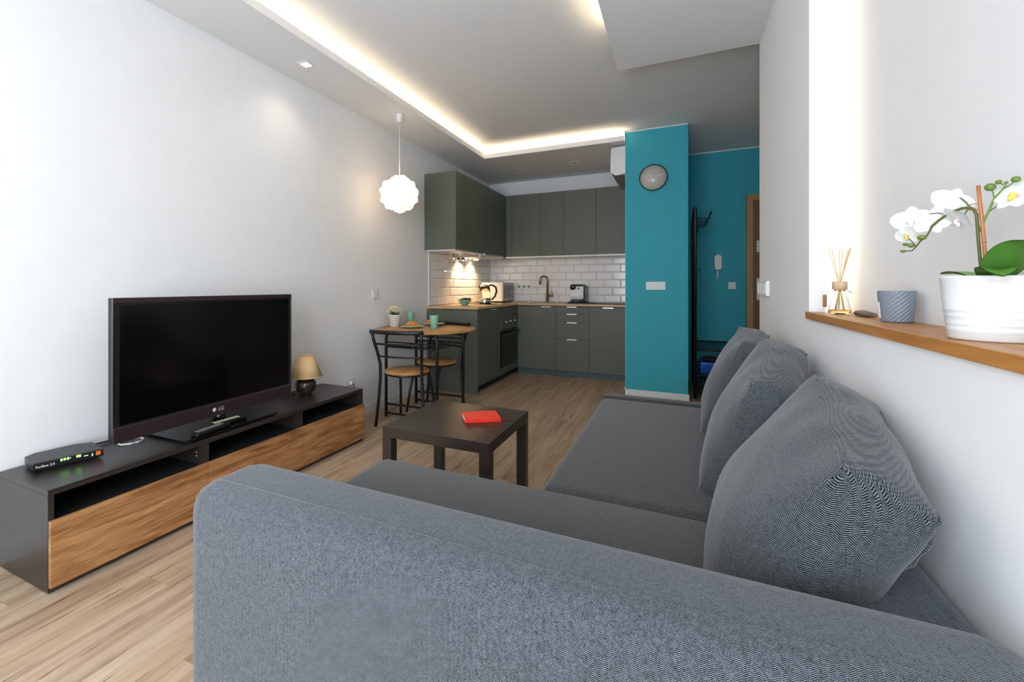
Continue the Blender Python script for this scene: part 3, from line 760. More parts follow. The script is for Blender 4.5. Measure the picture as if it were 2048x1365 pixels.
def chair(label, loc, rz):
    """seat centre at the origin, facing +y; back posts at -y"""
    t = thing('dining_chair', label, 'chair', loc, rz, 'bistro chairs at the round table'); L = True
    MB().lathe([(.0005, .424), (.176, .424), (.183, .430), (.183, .440), (.178, .445), (.0005, .445)], (0, 0, 0), 48).build('seat', 'dining', t, local=L)
    MB().tube([(.165*math.cos(a), .165*math.sin(a), .416) for a in [2*PI*k/24 for k in range(24)]], .0085, 8, closed=True).build('seat_ring', 'blackm', t, local=L)
    for s in (-1, 1):
        MB().tube([(.215*s, -.13, .001), (.190*s, -.125, .22), (.178*s, -.12, .40), (.178*s, -.125, .50), (.190*s, -.15, .60), (.202*s, -.185, .69), (.210*s, -.205, .765)], .0125, 10).build('back_post', 'blackm', t, local=L)
        MB().tube([(.165*s, .225, .001), (.150*s, .195, .20), (.135*s, .155, .36), (.125*s, .12, .405), (.11*s, .08, .414)], .0115, 10).build('leg', 'blackm', t, local=L)
    def arc(z, w, y0, sag, r, nm, ex=0):
        MB().tube([((k/10-.5)*2*(w+ex), y0-sag*(1-(abs(k/10-.5)*2)**2), z) for k in range(11)], r, 12).build(nm, 'blackm', t, local=L)
    arc(.765, .200, -.195, .05, .0165, 'top_rail', .025)
    arc(.668, .199, -.172, .030, .0085, 'back_rail'); arc(.565, .183, -.140, .025, .0075, 'back_rail')
    return t
chair('bistro chair nearest the camera with its curved black back towards the sofa', (-1.985, 3.09, 0), math.radians(8))
c2 = chair('bistro chair on the far side of the round table by the kitchen end panel', (-1.985, 3.585, 0), math.radians(172))

# table-top items
def z0(o): return o
fx, fy = -2.33, 3.42
t = thing('potted_flower', 'small white pot of cream flowers on the round dining table', 'potted plant', (fx, fy, TZ))
MB().lathe([(.0005, TZ+.0005), (.040, TZ+.0005), (.043, TZ+.004), (.056, TZ+.098), (.060, TZ+.100), (.060, TZ+.110), (.055, TZ+.110), (.052, TZ+.095), (.0005, TZ+.092)], (fx, fy, 0), 28).build('pot', 'pink', t)
b = MB()
for i in range(26):
    a = i*2.399; r = .05*math.sqrt(i/26); z = TZ+.10+.02*random.random()
    b.tube([(fx+.3*r*math.cos(a), fy+.3*r*math.sin(a), TZ+.092), (fx+r*math.cos(a), fy+r*math.sin(a), z+.02)], .003, 5)
b.lathe([(.0005, TZ+.096), (.05, TZ+.0945)], (fx, fy, 0), 16)
b.build('foliage', 'leafd', t)
b = MB()
for i in range(34):
    a = i*2.399; rr = math.sqrt((i+.5)/34); r = .062*rr; z = TZ+.128+.050*math.sqrt(max(0, 1-rr*rr))+.01*random.random()
    for p in range(5):
        q = a+p*2*PI/5; b.ball((fx+r*math.cos(a)+.008*math.cos(q), fy+r*math.sin(a)+.008*math.sin(q), z), (.0075, .0075, .004), u=8, v=5)
b.build('blossom', 'cream', t)
def cup(x, y, lab):
    t = thing('cup', lab, 'cup', (x, y, TZ), 0, 'mint green cups')
    MB().lathe([(.0005, TZ+.0005), (.026, TZ+.0005), (.028, TZ+.004), (.041, TZ+.112), (.0405, TZ+.115), (.038, TZ+.112), (.025, TZ+.008), (.0005, TZ+.006)], (x, y, 0), 28).build('cup_body', 'mint', t)
cup(-1.915, 3.41, 'mint green cup at the front of the round table')
cup(-2.36, 3.73, 'mint green cup at the back of the round table near the wall')
def plate(x, y, lab):
    t = thing('plate', lab, 'plate', (x, y, TZ), 0, 'breakfast plates')
    MB().lathe([(.0005, TZ+.0005), (.050, TZ+.0005), (.055, TZ+.004), (.088, TZ+.013), (.100, TZ+.016), (.100, TZ+.018), (.086, TZ+.0165), (.055, TZ+.008), (.0005, TZ+.007)], (x, y, 0), 36).build('dish', 'mint', t)
    MB().lathe([(.086, TZ+.0168), (.1003, TZ+.0183), (.1003, TZ+.0192), (.086, TZ+.0177)], (x, y, 0), 36).build('rim', 'mintin', t)
def croissant(x, y, rz, lab):
    b = MB()
    pts, rr = [], []
    for k in range(15):
        u = k/14*2-1; a = u*1.15
        pts.append((.062*math.sin(a), .03*(math.cos(a)-.6)-.008, TZ+.0255+.008*(1-u*u)+.002*math.sin(k*2.6)))
        rr.append(max(.005, (.0225*(1-abs(u)**1.8)+.004)*(1+.10*math.sin(k*2.6))))
    b.tube(pts, rr, 12)
    bmesh.ops.rotate(b.bm, verts=b.bm.verts, cent=(0, 0, 0), matrix=Matrix.Rotation(rz, 3, 'Z')); bmesh.ops.translate(b.bm, verts=b.bm.verts, vec=(x, y, 0))
    zmin = min(v.co.z for v in b.bm.verts); bmesh.ops.translate(b.bm, verts=b.bm.verts, vec=(0, 0, TZ+.0075-zmin))
    o = b.build('croissant', 'crust'); tag(o, lab, 'croissant', 'croissants on the plates')
plate(-2.13, 3.39, 'mint green plate with a croissant nearer the flower pot'); croissant(-2.13, 3.395, .45, 'golden croissant on the front plate between the cups')
plate(-2.075, 3.70, 'mint green plate with a croissant at the far side of the table'); croissant(-2.10, 3.705, .3, 'golden croissant on the far plate behind the front cup')

# ================================================================== TV BENCH
BX0, BX1, BY0, BY1, BT = XL+.02, -2.065, .822, 2.622, .380
t = thing('tv_bench', 'long dark brown television bench with three walnut drawers along the left wall', 'tv bench', (-2.26, 1.72, 0))
MB().box(BX0, BX1, BY0, BY1, BT-.022, BT, .001).build('top', 'espresso', t)
for y in (BY0, BY1-.018): MB().box(BX0, BX1, y, y+.018, .006, BT-.0225).build('side_panel', 'espresso', t)
for yc_ in (1.424, 2.030): MB().box(BX0, BX1-.001, yc_-.018, yc_+.018, .024, BT-.0225).build('divider', 'espresso', t)
MB().box(BX0, BX1, BY0+.018, BY1-.018, .008, .0235).build('bottom', 'espresso', t)
MB().box(BX0, BX0+.006, BY0+.018, BY1-.018, .024, BT-.0225).build('back_panel', 'void', t)
b = MB()
for y0, y1 in ((BY0+.0185, 1.4055), (1.4425, 2.0115), (2.0485, BY1-.0185)): b.box(BX0+.007, BX1-.03, y0, y1, .255, .262)
b.build('inner_shelf', 'void', t)
for y0, y1 in ((BY0+.001, 1.4235), (1.4265, 2.0285), (2.0315, BY1-.001)):
    MB().box(BX1+.001, BX1+.018, y0, y1, .026, .268, .001).build('drawer', 'walnut', t)
for x in (BX0+.03, BX1-.04):
    for y in (BY0+.04, 1.42, 2.03, BY1-.04): MB().lathe([(.014, .0005), (.014, .0079)], (x, y, 0), 12).build('foot', 'black', t)
b = MB()
for z in (.300, .318): b.lathe([(.004, 1.4048), (.004, 1.4038), (.0005, 1.4038)], (BX1-.04, 0, z), 10, axis='y')
b.build('shelf_pin', 'chrome', t)

# television
tx = -2.195
TY0, TY1, TZ0, TZ1 = 1.090, 2.078, .440, 1.071
t = thing('television', 'large flat television with a brown-grey lower bezel standing on the bench', 'television', (tx, 1.6, BT))
MB().box(tx-.030, tx, TY0, TY1, TZ0, TZ1, .003).build('housing', 'black', t)
MB().box(tx+.0005, tx+.0035, TY0+.028, TY1-.028, TZ0+.075, TZ1-.030, .0005).build('screen', 'screen', t)
MB().box(tx+.0002, tx+.0040, TY0+.003, TY1-.003, TZ1-.022, TZ1, .001).build('upper_bezel', 'bezel', t)
bz = MB().box(tx+.0002, tx+.0050, TY0+.004, TY1-.004, TZ0, TZ0+.064, .001).build('lower_bezel', 'bezel', t)
b = MB(); b.box(tx+.0002, tx+.0030, TY0, TY0+.004, TZ0, TZ1); b.box(tx+.0002, tx+.0030, TY1-.004, TY1, TZ0, TZ1); b.box(tx+.0002, tx+.004, TY0+.004, TY1-.004, TZ0+.064, TZ0+.067)
b.build('edge_strip', 'steel', t)
b = MB(); b.lathe([(.0105, tx+.0051), (.0105, tx+.0058), (.0005, tx+.0058)], (0, 1.560, TZ0+.034), 20, axis='x'); b.build('logo_disc', 'letters', bz)
text('logo_letters', 'LG', .026, 'letters', bz, (tx+.0055, 1.598, TZ0+.033), (PI/2, 0, PI/2), .0003)
MB().tube([(tx-.03, 1.61, .395), (tx-.022, 1.61, .46)], .030, 14).build('neck', 'gloss', t)
b = MB(); b.prism([(-2.42, 1.33), (-2.076, 1.335), (-2.070, 1.345), (-2.084, 1.87), (-2.095, 1.882), (-2.42, 1.89)], BT+.0085, BT+.0145, 'z', b=.001); b.build('glass_base', 'gloss', t)
for x, y in ((-2.39, 1.37), (-2.10, 1.37), (-2.39, 1.85), (-2.12, 1.85)): MB().lathe([(.012, BT+.0002), (.012, BT+.0084)], (x, y, 0), 10).build('foot', 'black', t)
# remotes
def remote(x, y, rz, ln, w, h_, lab, mat):
    zb = BT+.0148
    t = thing('remote_control', lab, 'remote control', (x, y, zb), rz, 'remote controls')
    MB().box(-w/2, w/2, -ln/2, ln/2, 0.0002, h_, .005, 3).build('body', 'black', t, local=True)
    b = MB()
    for i in range(9):
        for j in range(3):
            b.box(-w*.32+j*w*.24, -w*.32+j*w*.24+w*.15, -ln*.42+i*ln*.085, -ln*.42+i*ln*.085+ln*.045, h_+.0002, h_+.0022, .0004)
    b.build('buttons', mat, t, local=True)
remote(-2.115, 1.49, .12, .20, .046, .020, 'black remote control nearest the front of the television base', 'microf')
remote(-2.165, 1.62, -.04, .19, .045, .018, 'remote control with pale buttons lying behind the first', 'mintin')
# router
t = thing('router', 'flat black internet router with green indicator lights on the bench end', 'router', (-2.35, .98, BT), 0)
pl = [(-2.298, .868), (-2.245, 1.083), (-2.385, 1.108), (-2.425, 1.06), (-2.447, .925), (-2.43, .892)]
b = MB(); b.prism(pl, BT+.008, BT+.040, 'z', b=.004); b.build('casing', 'black', t)
b = MB(); b.prism([(-2.31, .90), (-2.27, 1.06), (-2.37, 1.08), (-2.42, .92)], BT+.0005, BT+.0079, 'z'); b.build('stand_foot', 'black', t)
dv = Vector((-2.245+2.298, 1.083-.868, 0)); L_ = dv.length; dv.normalize(); nv = Vector((dv.y, -dv.x, 0)); fr_rot = (PI/2, 0, math.atan2(dv.y, dv.x))
def fp(s, z, d=.0006): p = Vector((-2.298, .868, 0))+dv*s+nv*d; return (p.x, p.y, BT+z)
text('lettering', 'FunBox 2.0', .0125, 'paper', t, fp(.036, .023), fr_rot, .0002)
b = MB()
def fbox(b, s0, s1, zz0, zz1, d):
    a = [fp(s0, zz0, .0002), fp(s1, zz0, .0002), fp(s1, zz1, .0002), fp(s0, zz1, .0002), fp(s0, zz0, d), fp(s1, zz0, d), fp(s1, zz1, d), fp(s0, zz1, d)]
    b._add(a, [(0, 1, 2, 3), (4, 5, 6, 7), (0, 1, 5, 4), (1, 2, 6, 5), (2, 3, 7, 6), (3, 0, 4, 7)])
for s in (.082, .092, .102, .132, .140): fbox(b, s, s+.006, .027, .036, .001)
b.build('indicator_lights', 'green_led', t)
b = MB(); fbox(b, .196, .212, .018, .034, .001); b.build('orange_logo', 'orange', t)
b = MB(); fbox(b, .110, .114, .029, .034, .001); fbox(b, .182, .186, .018, .030, .001); fbox(b, .156, .170, .024, .028, .001); b.build('white_marks', 'paper', t)
# cables
b = MB(); b.tube([(-2.42, 1.09, BT+.02), (-2.43, 1.14, BT+.012), (-2.44, 1.25, BT+.006), (-2.444, 1.45, BT+.005), (-2.444, 1.9, BT+.005), (-2.44, 2.15, BT+.007), (-2.40, 2.22, BT+.006), (-2.36, 2.27, BT+.006)], .004, 6)
b.tube([(-2.43, 2.05, BT+.012), (-2.41, 2.12, BT+.02), (-2.37, 2.16, BT+.008), (-2.33, 2.13, BT+.006), (-2.36, 2.20, BT+.010)], .0035, 6)
o = b.build('power_cable', 'black'); tag(o, 'black cables trailing along the bench top behind the television', 'cable')
b = MB(); b.tube([(-2.345+.042*math.cos(a), 1.245+.05*math.sin(a), BT+.004+.006*(k % 5)/5) for k, a in enumerate([2*PI*k/28 for k in range(56)])], .0028, 6)
o = b.build('white_cable', 'white'); tag(o, 'coiled white cable on the bench under the television corner', 'cable')
# table lamp
lx, ly = -2.318, 2.325
t = thing('table_lamp', 'small lamp with olive round base and sand shade on the bench', 'table lamp', (lx, ly, BT))
MB().lathe([(.0005, BT+.0005), (.034, BT+.0005), (.036, BT+.004), (.060, BT+.025), (.070, BT+.055), (.068, BT+.078), (.052, BT+.102), (.026, BT+.115), (.020, BT+.122), (.0005, BT+.122)], (lx, ly, 0), 36).build('base', 'olive', t)
MB().lathe([(.007, BT+.121), (.007, BT+.20)], (lx, ly, 0), 12).build('stem', 'chrome', t)
MB().lathe([(.110, BT+.118), (.052, BT+.262), (.049, BT+.262), (.107, BT+.118)], (lx, ly, 0), 40).build('lamp_shade', 'shade', t)
b = MB()
for zc_, rc in ((BT+.119, .1095), (BT+.261, .0515)): b.tube([(lx+rc*math.cos(a), ly+rc*math.sin(a), zc_) for a in [2*PI*k/36 for k in range(36)]], .002, 6, closed=True)
b.build('shade_trim', 'cork', t)

# ================================================================== COFFEE TABLE
t = thing('coffee_table', 'square black-brown coffee table with thick legs in front of the sofa', 'coffee table', (-1.0, 2.05, 0))
ax0, ax1, ay0, ay1 = -1.281, -.727, 1.775, 2.325
MB().box(ax0, ax1, ay0, ay1, .400, .450, .0015).build('tabletop', 'lack', t)
for x in (ax0, ax1-.05):
    for y in (ay0, ay1-.05): MB().box(x+.0005, x+.0495, y+.0005, y+.0495, .001, .3998, .001).build('leg', 'lack', t)
ang = math.atan2(.097, .149)
t = thing('notebook', 'red closed notebook with a ribbon lying on the coffee table', 'notebook', (-.902, 2.088, .4505), ang)
MB().box(-.086, .086, -.060, .062, .0022, .0172, .001).build('pages', 'paper', t, local=True)
b = MB(); b.box(-.089, .089, -.064, .066, 0, .0020, .0008); b.box(-.089, .089, -.064, .066, .0175, .0200, .0008); b.box(-.089, .089, -.0665, -.0625, .0, .0200, .001); b.build('cover', 'red', t, local=True)
MB().box(-.0892, .0892, .040, .046, .0201, .0207).build('elastic_band', 'red', t, local=True)
MB().tube([(.085, -.045, .009), (.10, -.047, .004), (.135, -.03, .0012)], [.0012, .0012, .002], 6).build('ribbon', 'red', t, local=True)

# ================================================================== SOFA
t = thing('corner_sofa', 'large grey herringbone corner sofa with chaise along the right wall', 'sofa', (-.3, 1.8, 0))
def soft(bx, r, seg=5, sub=0, name='', mat='fab_arm', amp=0):
    b = MB().box(*bx, r, seg); 
    o = b.build(name, mat, t, smooth=True); return o
AX0 = -1.075
soft((AX0, XR-.010, .680, .900, .05, .648), .062, 6, name='arm')
MB().tube([(AX0+.055, .742, .6473), (XR-.07, .742, .6473)], .0018, 6).build('arm_seam', 'fab_arm', t)
soft((AX0+.004, .300, .885, 1.497, .16, .440), .035, 5, name='chaise_seat', mat='fab_seat')
soft((-.425, .300, 1.500, 2.860, .16, .440), .035, 5, name='long_seat', mat='fab_seat')
soft((-.425, XR-.012, 2.862, 2.955, .05, .447), .022, 4, name='end_panel', mat='fab_seat')
soft((.262, XR-.008, .895, 2.955, .05, .588), .045, 5, name='backrest', mat='fab_arm')
MB().box(AX0+.02, .30, .89, 1.48, .05, .158).build('base', 'fab_seat', t); MB().box(-.405, .30, 1.48, 2.86, .05, .158).build('base', 'fab_seat', t)
for x, y in ((AX0+.06, .72), (AX0+.06, 1.42), (XR-.07, .72), (XR-.07, 2.9), (-.37, 2.9), (-.37, 1.56)): MB().lathe([(.02, .001), (.024, .0498)], (x, y, 0), 12).build('foot', 'black', t)

def cushion(lab, W_, H_, T_, loc, lean, yaw, roll, seed, taper=.0):
    """boxed feather cushion: local x width, y height, z thickness (front +z)"""
    rnd = random.Random(seed); ph = [rnd.random()*6 for _ in range(8)]
    n = 26; b = MB()
    def P(x, y, z):
        bx_, by_, bz_ = 1-x*x, 1-y*y, 1-z*z
        px = W_/2*x*(1+.13*by_*bz_-.05*by_*(1-bz_)); py = H_/2*y*(1+.13*bx_*bz_-.05*bx_*(1-bz_))
        tt = T_*(1-taper*(y+1)/2)
        pz = tt/2*z*(1+.60*(bx_*by_)**.7)+T_*.10*(1-y)*0
        w = .0045*math.sin(x*8+ph[0]+y*2.5)*math.sin(y*6+ph[1]+x*2)+.0028*math.sin(x*17+ph[2])*math.sin(y*13+ph[3]+z*2)
        w += .004*math.sin(x*30+y*9+ph[4])*max(0, abs(y)-.6)*1.6+.004*math.sin(y*28+x*8+ph[5])*max(0, abs(x)-.6)*1.6
        w += .0035*math.sin(z*7+x*11+ph[6])*(1-bz_*.5)*max(0, y)
        d = Vector((x*abs(x)**3, y*abs(y)**3, z)); d.normalize() if d.length else None
        return Vector((px, py, pz))+d*w
    for ax in range(3):
        for sg in (-1, 1):
            def fn(u, v, ax=ax, sg=sg):
                u, v = u*2-1, v*2-1
                c = [0, 0, 0]; c[ax] = sg; o_ = [k for k in range(3) if k != ax]; c[o_[0]] = u; c[o_[1]] = v
                return P(*c)
            b.grid(fn, n, n)
    bmesh.ops.remove_doubles(b.bm, verts=b.bm.verts, dist=.0003)
    for _ in range(9): bmesh.ops.smooth_vert(b.bm, verts=b.bm.verts, factor=.5, use_axis_x=True, use_axis_y=True, use_axis_z=True)
    t = thing('sofa_cushion', lab, 'cushion', loc, 0, 'big back cushions on the sofa')
    R = Matrix.Rotation(yaw, 4, 'Z') @ Matrix.Rotation(PI/2-lean, 4, 'X') @ Matrix.Rotation(roll, 4, 'Z')
    t.rotation_euler = R.to_euler()
    b.build('cushion_body', 'fab_cush', t, local=True)
    for zz in (1, -1):
        seam = []; N = 24
        for k in range(4*N):
            q, f = divmod(k, N); f = f/N*2-1
            x, y = ((f, -1), (1, f), (-f, 1), (-1, -f))[q]
            p = P(x, y, zz); cc = abs(x*y)**8
            seam.append(Vector((p.x*(1-.022-.022*cc), p.y*(1-.026-.022*cc), p.z*(1-.045-.03*cc))))
        MB().tube(seam, .0032, 6, closed=True).build('seam', 'fab_cush', t, local=True)
    return t
# local x -> world -y direction, normal towards -x
cushion('largest looking grey back cushion nearest the camera at the sofa arm', .55, .44, .20, (.256, 1.258, .636), math.radians(28), -PI/2+math.radians(-4), math.radians(-9), 1, .30)
cushion('grey back cushion in the middle between the near and far cushions', .52, .45, .19, (.252, 1.850, .654), math.radians(18), -PI/2+math.radians(-8), math.radians(-12), 2, .25)
cushion('grey back cushion farthest from the camera at the sofa end', .54, .455, .18, (.262, 2.470, .668), math.radians(18), -PI/2+math.radians(-4), math.radians(-3), 3, .25)

# ================================================================== NICHE ITEMS
ZS = 1.0262
# reed diffuser
dx, dy = .510, 1.975
t = thing('reed_diffuser', 'glass reed diffuser bottle with wooden cap at the lit end of the sill', 'reed diffuser', (dx, dy, ZS))
MB().lathe([(.0005, ZS), (.030, ZS), (.032, ZS+.004), (.032, ZS+.014), (.024, ZS+.05), (.015, ZS+.078), (.015, ZS+.084), (.0125, ZS+.084), (.0125, ZS+.078), (.021, ZS+.05), (.0295, ZS+.014), (.029, ZS+.004), (.0005, ZS+.003)], (dx, dy, 0), 28).build('bottle', 'glass', t)
MB().lathe([(.0005, ZS+.0035), (.028, ZS+.004), (.029, ZS+.015), (.0005, ZS+.015)], (dx, dy, 0), 24).build('scented_oil', 'oil', t)
MB().lathe([(.0130, ZS+.084), (.021, ZS+.085), (.0215, ZS+.106), (.0205, ZS+.113), (.009, ZS+.114), (.009, ZS+.088)], (dx, dy, 0), 24).build('cap', 'cork', t)
b = MB()
for a, q in ((2.7, .040), (2.4, .030), (-.5, .012), (-.3, .028), (0, .036), (.2, .045), (1.2, .02)):
    ex, ey = q*math.cos(a)*.75, q*math.sin(a)
    b.tube([(dx-ex*.45, dy-ey*.45, ZS+.012), (dx+ex*.03, dy+ey*.03, ZS+.10), (dx+ex, dy+ey, ZS+.228+.004*math.sin(a*5))], .0014, 5)
b.build('reed_sticks', 'reed', t)
b = MB(); b.tube([(dx+.0165*math.cos(a), dy+.0165*math.sin(a), ZS+.081) for a in [2*PI*k/20 for k in range(20)]], .0012, 5, closed=True)
b.tube([(dx-.016, dy, ZS+.081), (dx-.030, dy+.01, ZS+.076), (dx-.038, dy+.012, ZS+.066)], .0010, 5); b.tube([(dx+.016, dy-.01, ZS+.081), (dx+.030, dy-.016, ZS+.075)], .0012, 5)
b.build('string', 'tag', t)
b = MB().box(dx-.045, dx-.033, dy+.010, dy+.012, ZS+.022, ZS+.066, .0005); b.build('paper_tag', 'tag', t)
# driftwood
b = MB(); rnd = random.Random(4)
b.tube([(.535, 1.745, ZS+.0105), (.537, 1.765, ZS+.0115), (.532, 1.80, ZS+.013), (.536, 1.84, ZS+.0135), (.530, 1.875, ZS+.0115), (.534, 1.893, ZS+.009)], [.004, .0085, .0115, .0125, .0105, .004], 12)
for v in b.bm.verts: v.co.z = ZS+.0002+(v.co.z-ZS)*.80; v.co.x += .0015*math.sin(v.co.y*300)
zm = min(v.co.z for v in b.bm.verts)
for v in b.bm.verts: v.co.z += ZS+.0003-zm
o = b.build('driftwood_piece', 'drift'); tag(o, 'flat piece of grey-brown driftwood on the sill beside the grey candle cup', 'driftwood')
# grey cup with diagonal ribs
gx, gy = .532, 1.590
t = thing('candle_cup', 'blue-grey cup with fine diagonal ribs on the oak sill', 'cup', (gx, gy, ZS))
b = MB(); NR, NZ = 20*14, 44
def gc(i, j):
    a = 2*PI*i/NR; f = j/NZ; r = .0315+.0070*f**.8
    if j == 0: r -= .003
    rib = .0010*math.cos(a*20-f*PI*15) if 2 <= j <= NZ-2 else 0
    r += rib
    return (gx+r*math.cos(a), gy+r*math.sin(a), ZS+.0003+.084*f)
V = [[b.bm.verts.new(gc(i, j)) for i in range(NR)] for j in range(NZ+1)]
for j in range(NZ):
    for i in range(NR):
        f = b.bm.faces.new((V[j][i], V[j][(i+1) % NR], V[j+1][(i+1) % NR], V[j+1][i])); f.smooth = True
b.lathe([(.0385, ZS+.0843), (.0350, ZS+.0843), (.0300, ZS+.010), (.0005, ZS+.009)], (gx, gy, 0), 40); b.lathe([(.0285, ZS+.0003), (.0005, ZS+.0003)], (gx, gy, 0), 40)
b.build('cup_wall', 'greycup', t)
va = math.atan2(0-gy, 0-gx)-math.radians(72)
lb = MB()
def lab_(u, v):
    a = va-.22+.44*u; f = .12+.52*v; r = .0325+.0070*f**.8+.0012
    return (gx+r*math.cos(a), gy+r*math.sin(a), ZS+.084*f)
lb.grid(lab_, 6, 3); lb.build('label', 'paper', t)
# orchid
ox, oy = .514, 1.143
t = thing('orchid_plant', 'white orchid in a large ribbed white pot at the right end of the sill', 'potted orchid', (ox, oy, ZS))
prof = [(.0005, 0), (.054, 0), (.057, .003), (.0575, .016), (.0590, .018), (.0580, .0205), (.0585, .027), (.0600, .029), (.0590, .032), (.0595, .040), (.0615, .043), (.0600, .046), (.0612, .052), (.0630, .055), (.0615, .058), (.0670, .106), (.0690, .1125), (.0690, .116), (.0655, .116), (.0640, .108), (.0600, .100), (.0005, .100)]
MB().lathe([(r, ZS+z+.0003) for r, z in prof], (ox, oy, 0), 56).build('pot', 'ceramic', t)
MB().lathe([(.0005, ZS+.104), (.061, ZS+.101)], (ox, oy, 0), 24).build('soil', 'soil', t)
stem1 = [(0.507, 1.157, 1.128), (0.506, 1.1579, 1.1528), (0.5039, 1.1606, 1.2052), (0.5029, 1.1619, 1.2353), (0.5022, 1.1628, 1.2564), (0.4998, 1.1659, 1.2676), (0.4955, 1.1713, 1.2718), (0.4898, 1.1787, 1.2726), (0.4824, 1.1881, 1.2692), (0.4748, 1.1978, 1.2633), (0.4671, 1.2078, 1.254), (0.4607, 1.2159, 1.2442), (0.4582, 1.219, 1.2341), (0.455, 1.2232, 1.2241), (0.4491, 1.2307, 1.2169), (0.4449, 1.2361, 1.2059), (0.4398, 1.2427, 1.1974), (0.4310, 1.2541, 1.1977)]
rr = [.0026]*8+[.0022]*4+[.0016]*3+[.0012]*3
MB().tube(stem1, rr, 8).build('flower_stem', 'stem', t)
b = MB()
b.tube([(0.497, 1.1695, 1.2714), (0.4927, 1.175, 1.2833), (0.4883, 1.1805, 1.2922), (0.4839, 1.1862, 1.2951)], .0012, 6)
b.tube([(0.4748, 1.1978, 1.2635), (0.4671, 1.2078, 1.2692), (0.4591, 1.218, 1.2696), (0.4529, 1.2259, 1.2663)], .0011, 6)
b.tube([(0.4955, 1.1713, 1.2718), (0.492, 1.175, 1.262), (0.489, 1.179, 1.252)], .0010, 6); b.tube([(.4449, 1.2361, 1.2059), (.4391, 1.2436, 1.2075)], .0009, 6)
b.tube([(.4449, 1.2361, 1.2059), (.4380, 1.246, 1.221), (.434, 1.250, 1.226)], .0009, 6)
b.build('flower_stalk', 'stem', t)
MB().tube([(0.5039, 1.1606, 1.2246), (0.5074, 1.1562, 1.2388), (0.5128, 1.1493, 1.2626), (0.5174, 1.1434, 1.2847), (0.5238, 1.1351, 1.2971), (0.5264, 1.1318, 1.3048)], [.0020, .002, .0018, .0016, .0013, .001], 8).build('flower_stem', 'bud', t)
b = MB()
for pts in ([(0.5238, 1.1351, 1.2971), (0.5301, 1.127, 1.3034), (0.5338, 1.1223, 1.3092)], [(0.517, 1.1438, 1.284), (0.5151, 1.1463, 1.2986)], [(0.5134, 1.1484, 1.261), (0.5193, 1.1409, 1.2681), (0.5238, 1.1351, 1.2755), (0.5276, 1.1302, 1.2801)], [(0.5257, 1.1327, 1.3022), (0.5219, 1.1375, 1.3086)]): b.tube(pts, .0010, 6)
b.build('flower_stalk', 'bud', t)
MB().tube([(.5125, 1.150, 1.128), (0.5118, 1.1506, 1.1451), (0.5094, 1.1536, 1.1822), (0.5074, 1.1562, 1.2344), (0.505, 1.1592, 1.2796), (0.5036, 1.161, 1.3107)], .0028, 10).build('support_cane', 'cane', t)
for (x, y, z) in ((.5111, 1.1515, 1.157), (.5086, 1.1547, 1.205)): MB().tube([(x+.0030*math.cos(a), y+.0030*math.sin(a), z) for a in [2*PI*k/12 for k in range(12)]], .0010, 5, closed=True).build('cane_node', 'cane', t)
b = MB(); b.tube([(.500+.006*math.cos(a), 1.1655-.007*math.cos(a), 1.272+.006*math.sin(a)) for a in [2*PI*k/18 for k in range(18)]], .0009, 5, closed=True)
b.build('cane_tie', 'cane', t)
for (p, r) in (((0.5137, 1.148, 1.3042), (.0078, .0078, .0070)), ((0.5205, 1.1394, 1.3112), (.0045, .0045, .004)), ((0.5264, 1.1318, 1.3079), (.0026, .0026, .0026)), ((0.534, 1.122, 1.3110), (.006, .006, .0055)),
               ((0.4504, 1.2291, 1.2232), (.007, .008, .0055)), ((0.4327, 1.2517, 1.2118), (.004, .007, .0032)), ((0.4391, 1.2436, 1.2085), (.006, .006, .0045)), ((0.4302, 1.2549, 1.1977), (.0045, .006, .0032))):
    MB().ball(p, r, u=14, v=10).build('bud', 'bud', t)
def leaf(pts, w, fold=.25, name='leaf'):
    """pts: spine points, w: max half width"""
    P = [Vector(p) for p in pts]; b = MB(); n = 16
    def sp(f):
        x = f*(len(P)-1); i = min(int(x), len(P)-2); q = x-i
        a = P[max(i-1, 0)]; d0 = P[i]; d1 = P[i+1]; e = P[min(i+2, len(P)-1)]
        return .5*((2*d0)+(-a+d1)*q+(2*a-5*d0+4*d1-e)*q*q+(-a+3*d0-3*d1+e)*q**3)
    def fn(side):
        def g_(u, v):
            c = sp(u); d = (sp(min(1, u+.02))-sp(max(0, u-.02))).normalized(); s = d.cross(Vector((0, 0, 1)))
            if s.length < .01: s = Vector((1, 0, 0))
            s.normalize(); up = s.cross(d)
            ww = w*(math.sin(PI*min(1, u*.92+.08))**.6)*(1 if u < .97 else .5); q = (v-.5)*2
            return c+s*q*ww+up*(abs(q)**1.5*fold*ww)+up*(side*.0009)
        return g_
    b.grid(fn(1), n, 8); b.grid(fn(-1), n, 8)
    b.build(name, 'orchleaf', t)
leaf([(.515, 1.135, 1.132), (.516, 1.09, 1.168), (.520, 1.045, 1.190), (.525, .995, 1.184)], .036)
leaf([(.514, 1.143, 1.132), (.495, 1.095, 1.146), (.482, 1.055, 1.150), (.468, 1.015, 1.140)], .024)
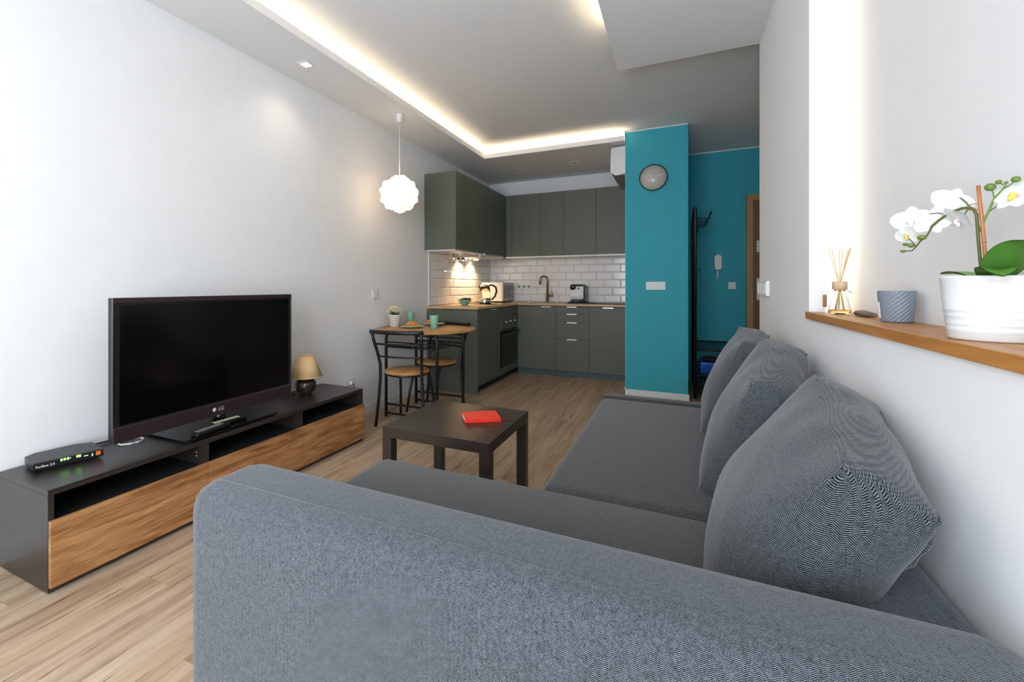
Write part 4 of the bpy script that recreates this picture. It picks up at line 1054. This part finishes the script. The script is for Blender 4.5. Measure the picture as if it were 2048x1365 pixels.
leaf([(.510, 1.150, 1.130), (.500, 1.175, 1.142), (.487, 1.195, 1.148), (.472, 1.212, 1.148)], .017)
leaf([(.517, 1.150, 1.132), (.530, 1.17, 1.146), (.545, 1.19, 1.146)], .014)
def flower(c, face, up, s, lipm='petal'):
    c = Vector(c); f = Vector(face).normalized(); u = Vector(up); u = (u-f*u.dot(f)).normalized(); r = u.cross(f)
    fl = MB()
    def petal(ang, ln, w, cup_):
        d = r*math.sin(ang)+u*math.cos(ang); sd = f.cross(d)
        for side in (1, -1):
            def fn(a, b_):
                q = (b_-.5)*2; ww = w*math.sin(PI*min(1, a*.86+.10))**.75
                return c+d*(a*ln)+sd*q*ww+f*(cup_*(a*a*.5+q*q*.25)*ln+side*.00025)
            fl.grid(fn, 10, 8)
    for a, ln, w, cp_ in ((0, .95, .38, -.05), (1.35, 1.05, .55, .10), (-1.35, 1.05, .55, .10), (2.55, .88, .34, .02), (-2.55, .88, .34, .02)): petal(a, ln*s, w*s, cp_)
    o = fl.build('flower', 'petal', t)
    lp = MB(); lp.ball(c+f*.12*s-u*.12*s, (.16*s, .13*s, .20*s), u=10, v=8); lp.ball(c+f*.20*s-u*.32*s, (.09*s, .09*s, .13*s), u=8, v=6)
    lp.build('flower_lip', lipm, o)
    lp = MB(); lp.ball(c+f*.08*s+r*.17*s-u*.10*s, .09*s, u=8, v=6); lp.ball(c+f*.08*s-r*.17*s-u*.10*s, .09*s, u=8, v=6); lp.build('lip_wing', 'liprose', o)
flower((0.4400, 1.2430, 1.2590), (-.55, -.80, .05), (.1, .2, 1), .033)
flower((0.4340, 1.2490, 1.2310), (-.80, -.35, -.35), (-.2, .2, .9), .024, 'lip')
flower((0.4790, 1.1930, 1.2860), (.55, .60, .35), (.35, -.3, .8), .032)
flower((0.4850, 1.1850, 1.2520), (-.75, -.10, -.60), (.5, .1, .8), .030)
flower((0.4620, 1.2180, 1.2540), (.55, .75, .1), (.1, -.2, 1), .028)
flower((0.5330, 1.1190, 1.2830), (-.70, -.35, .45), (.3, .1, .8), .033, 'lip')
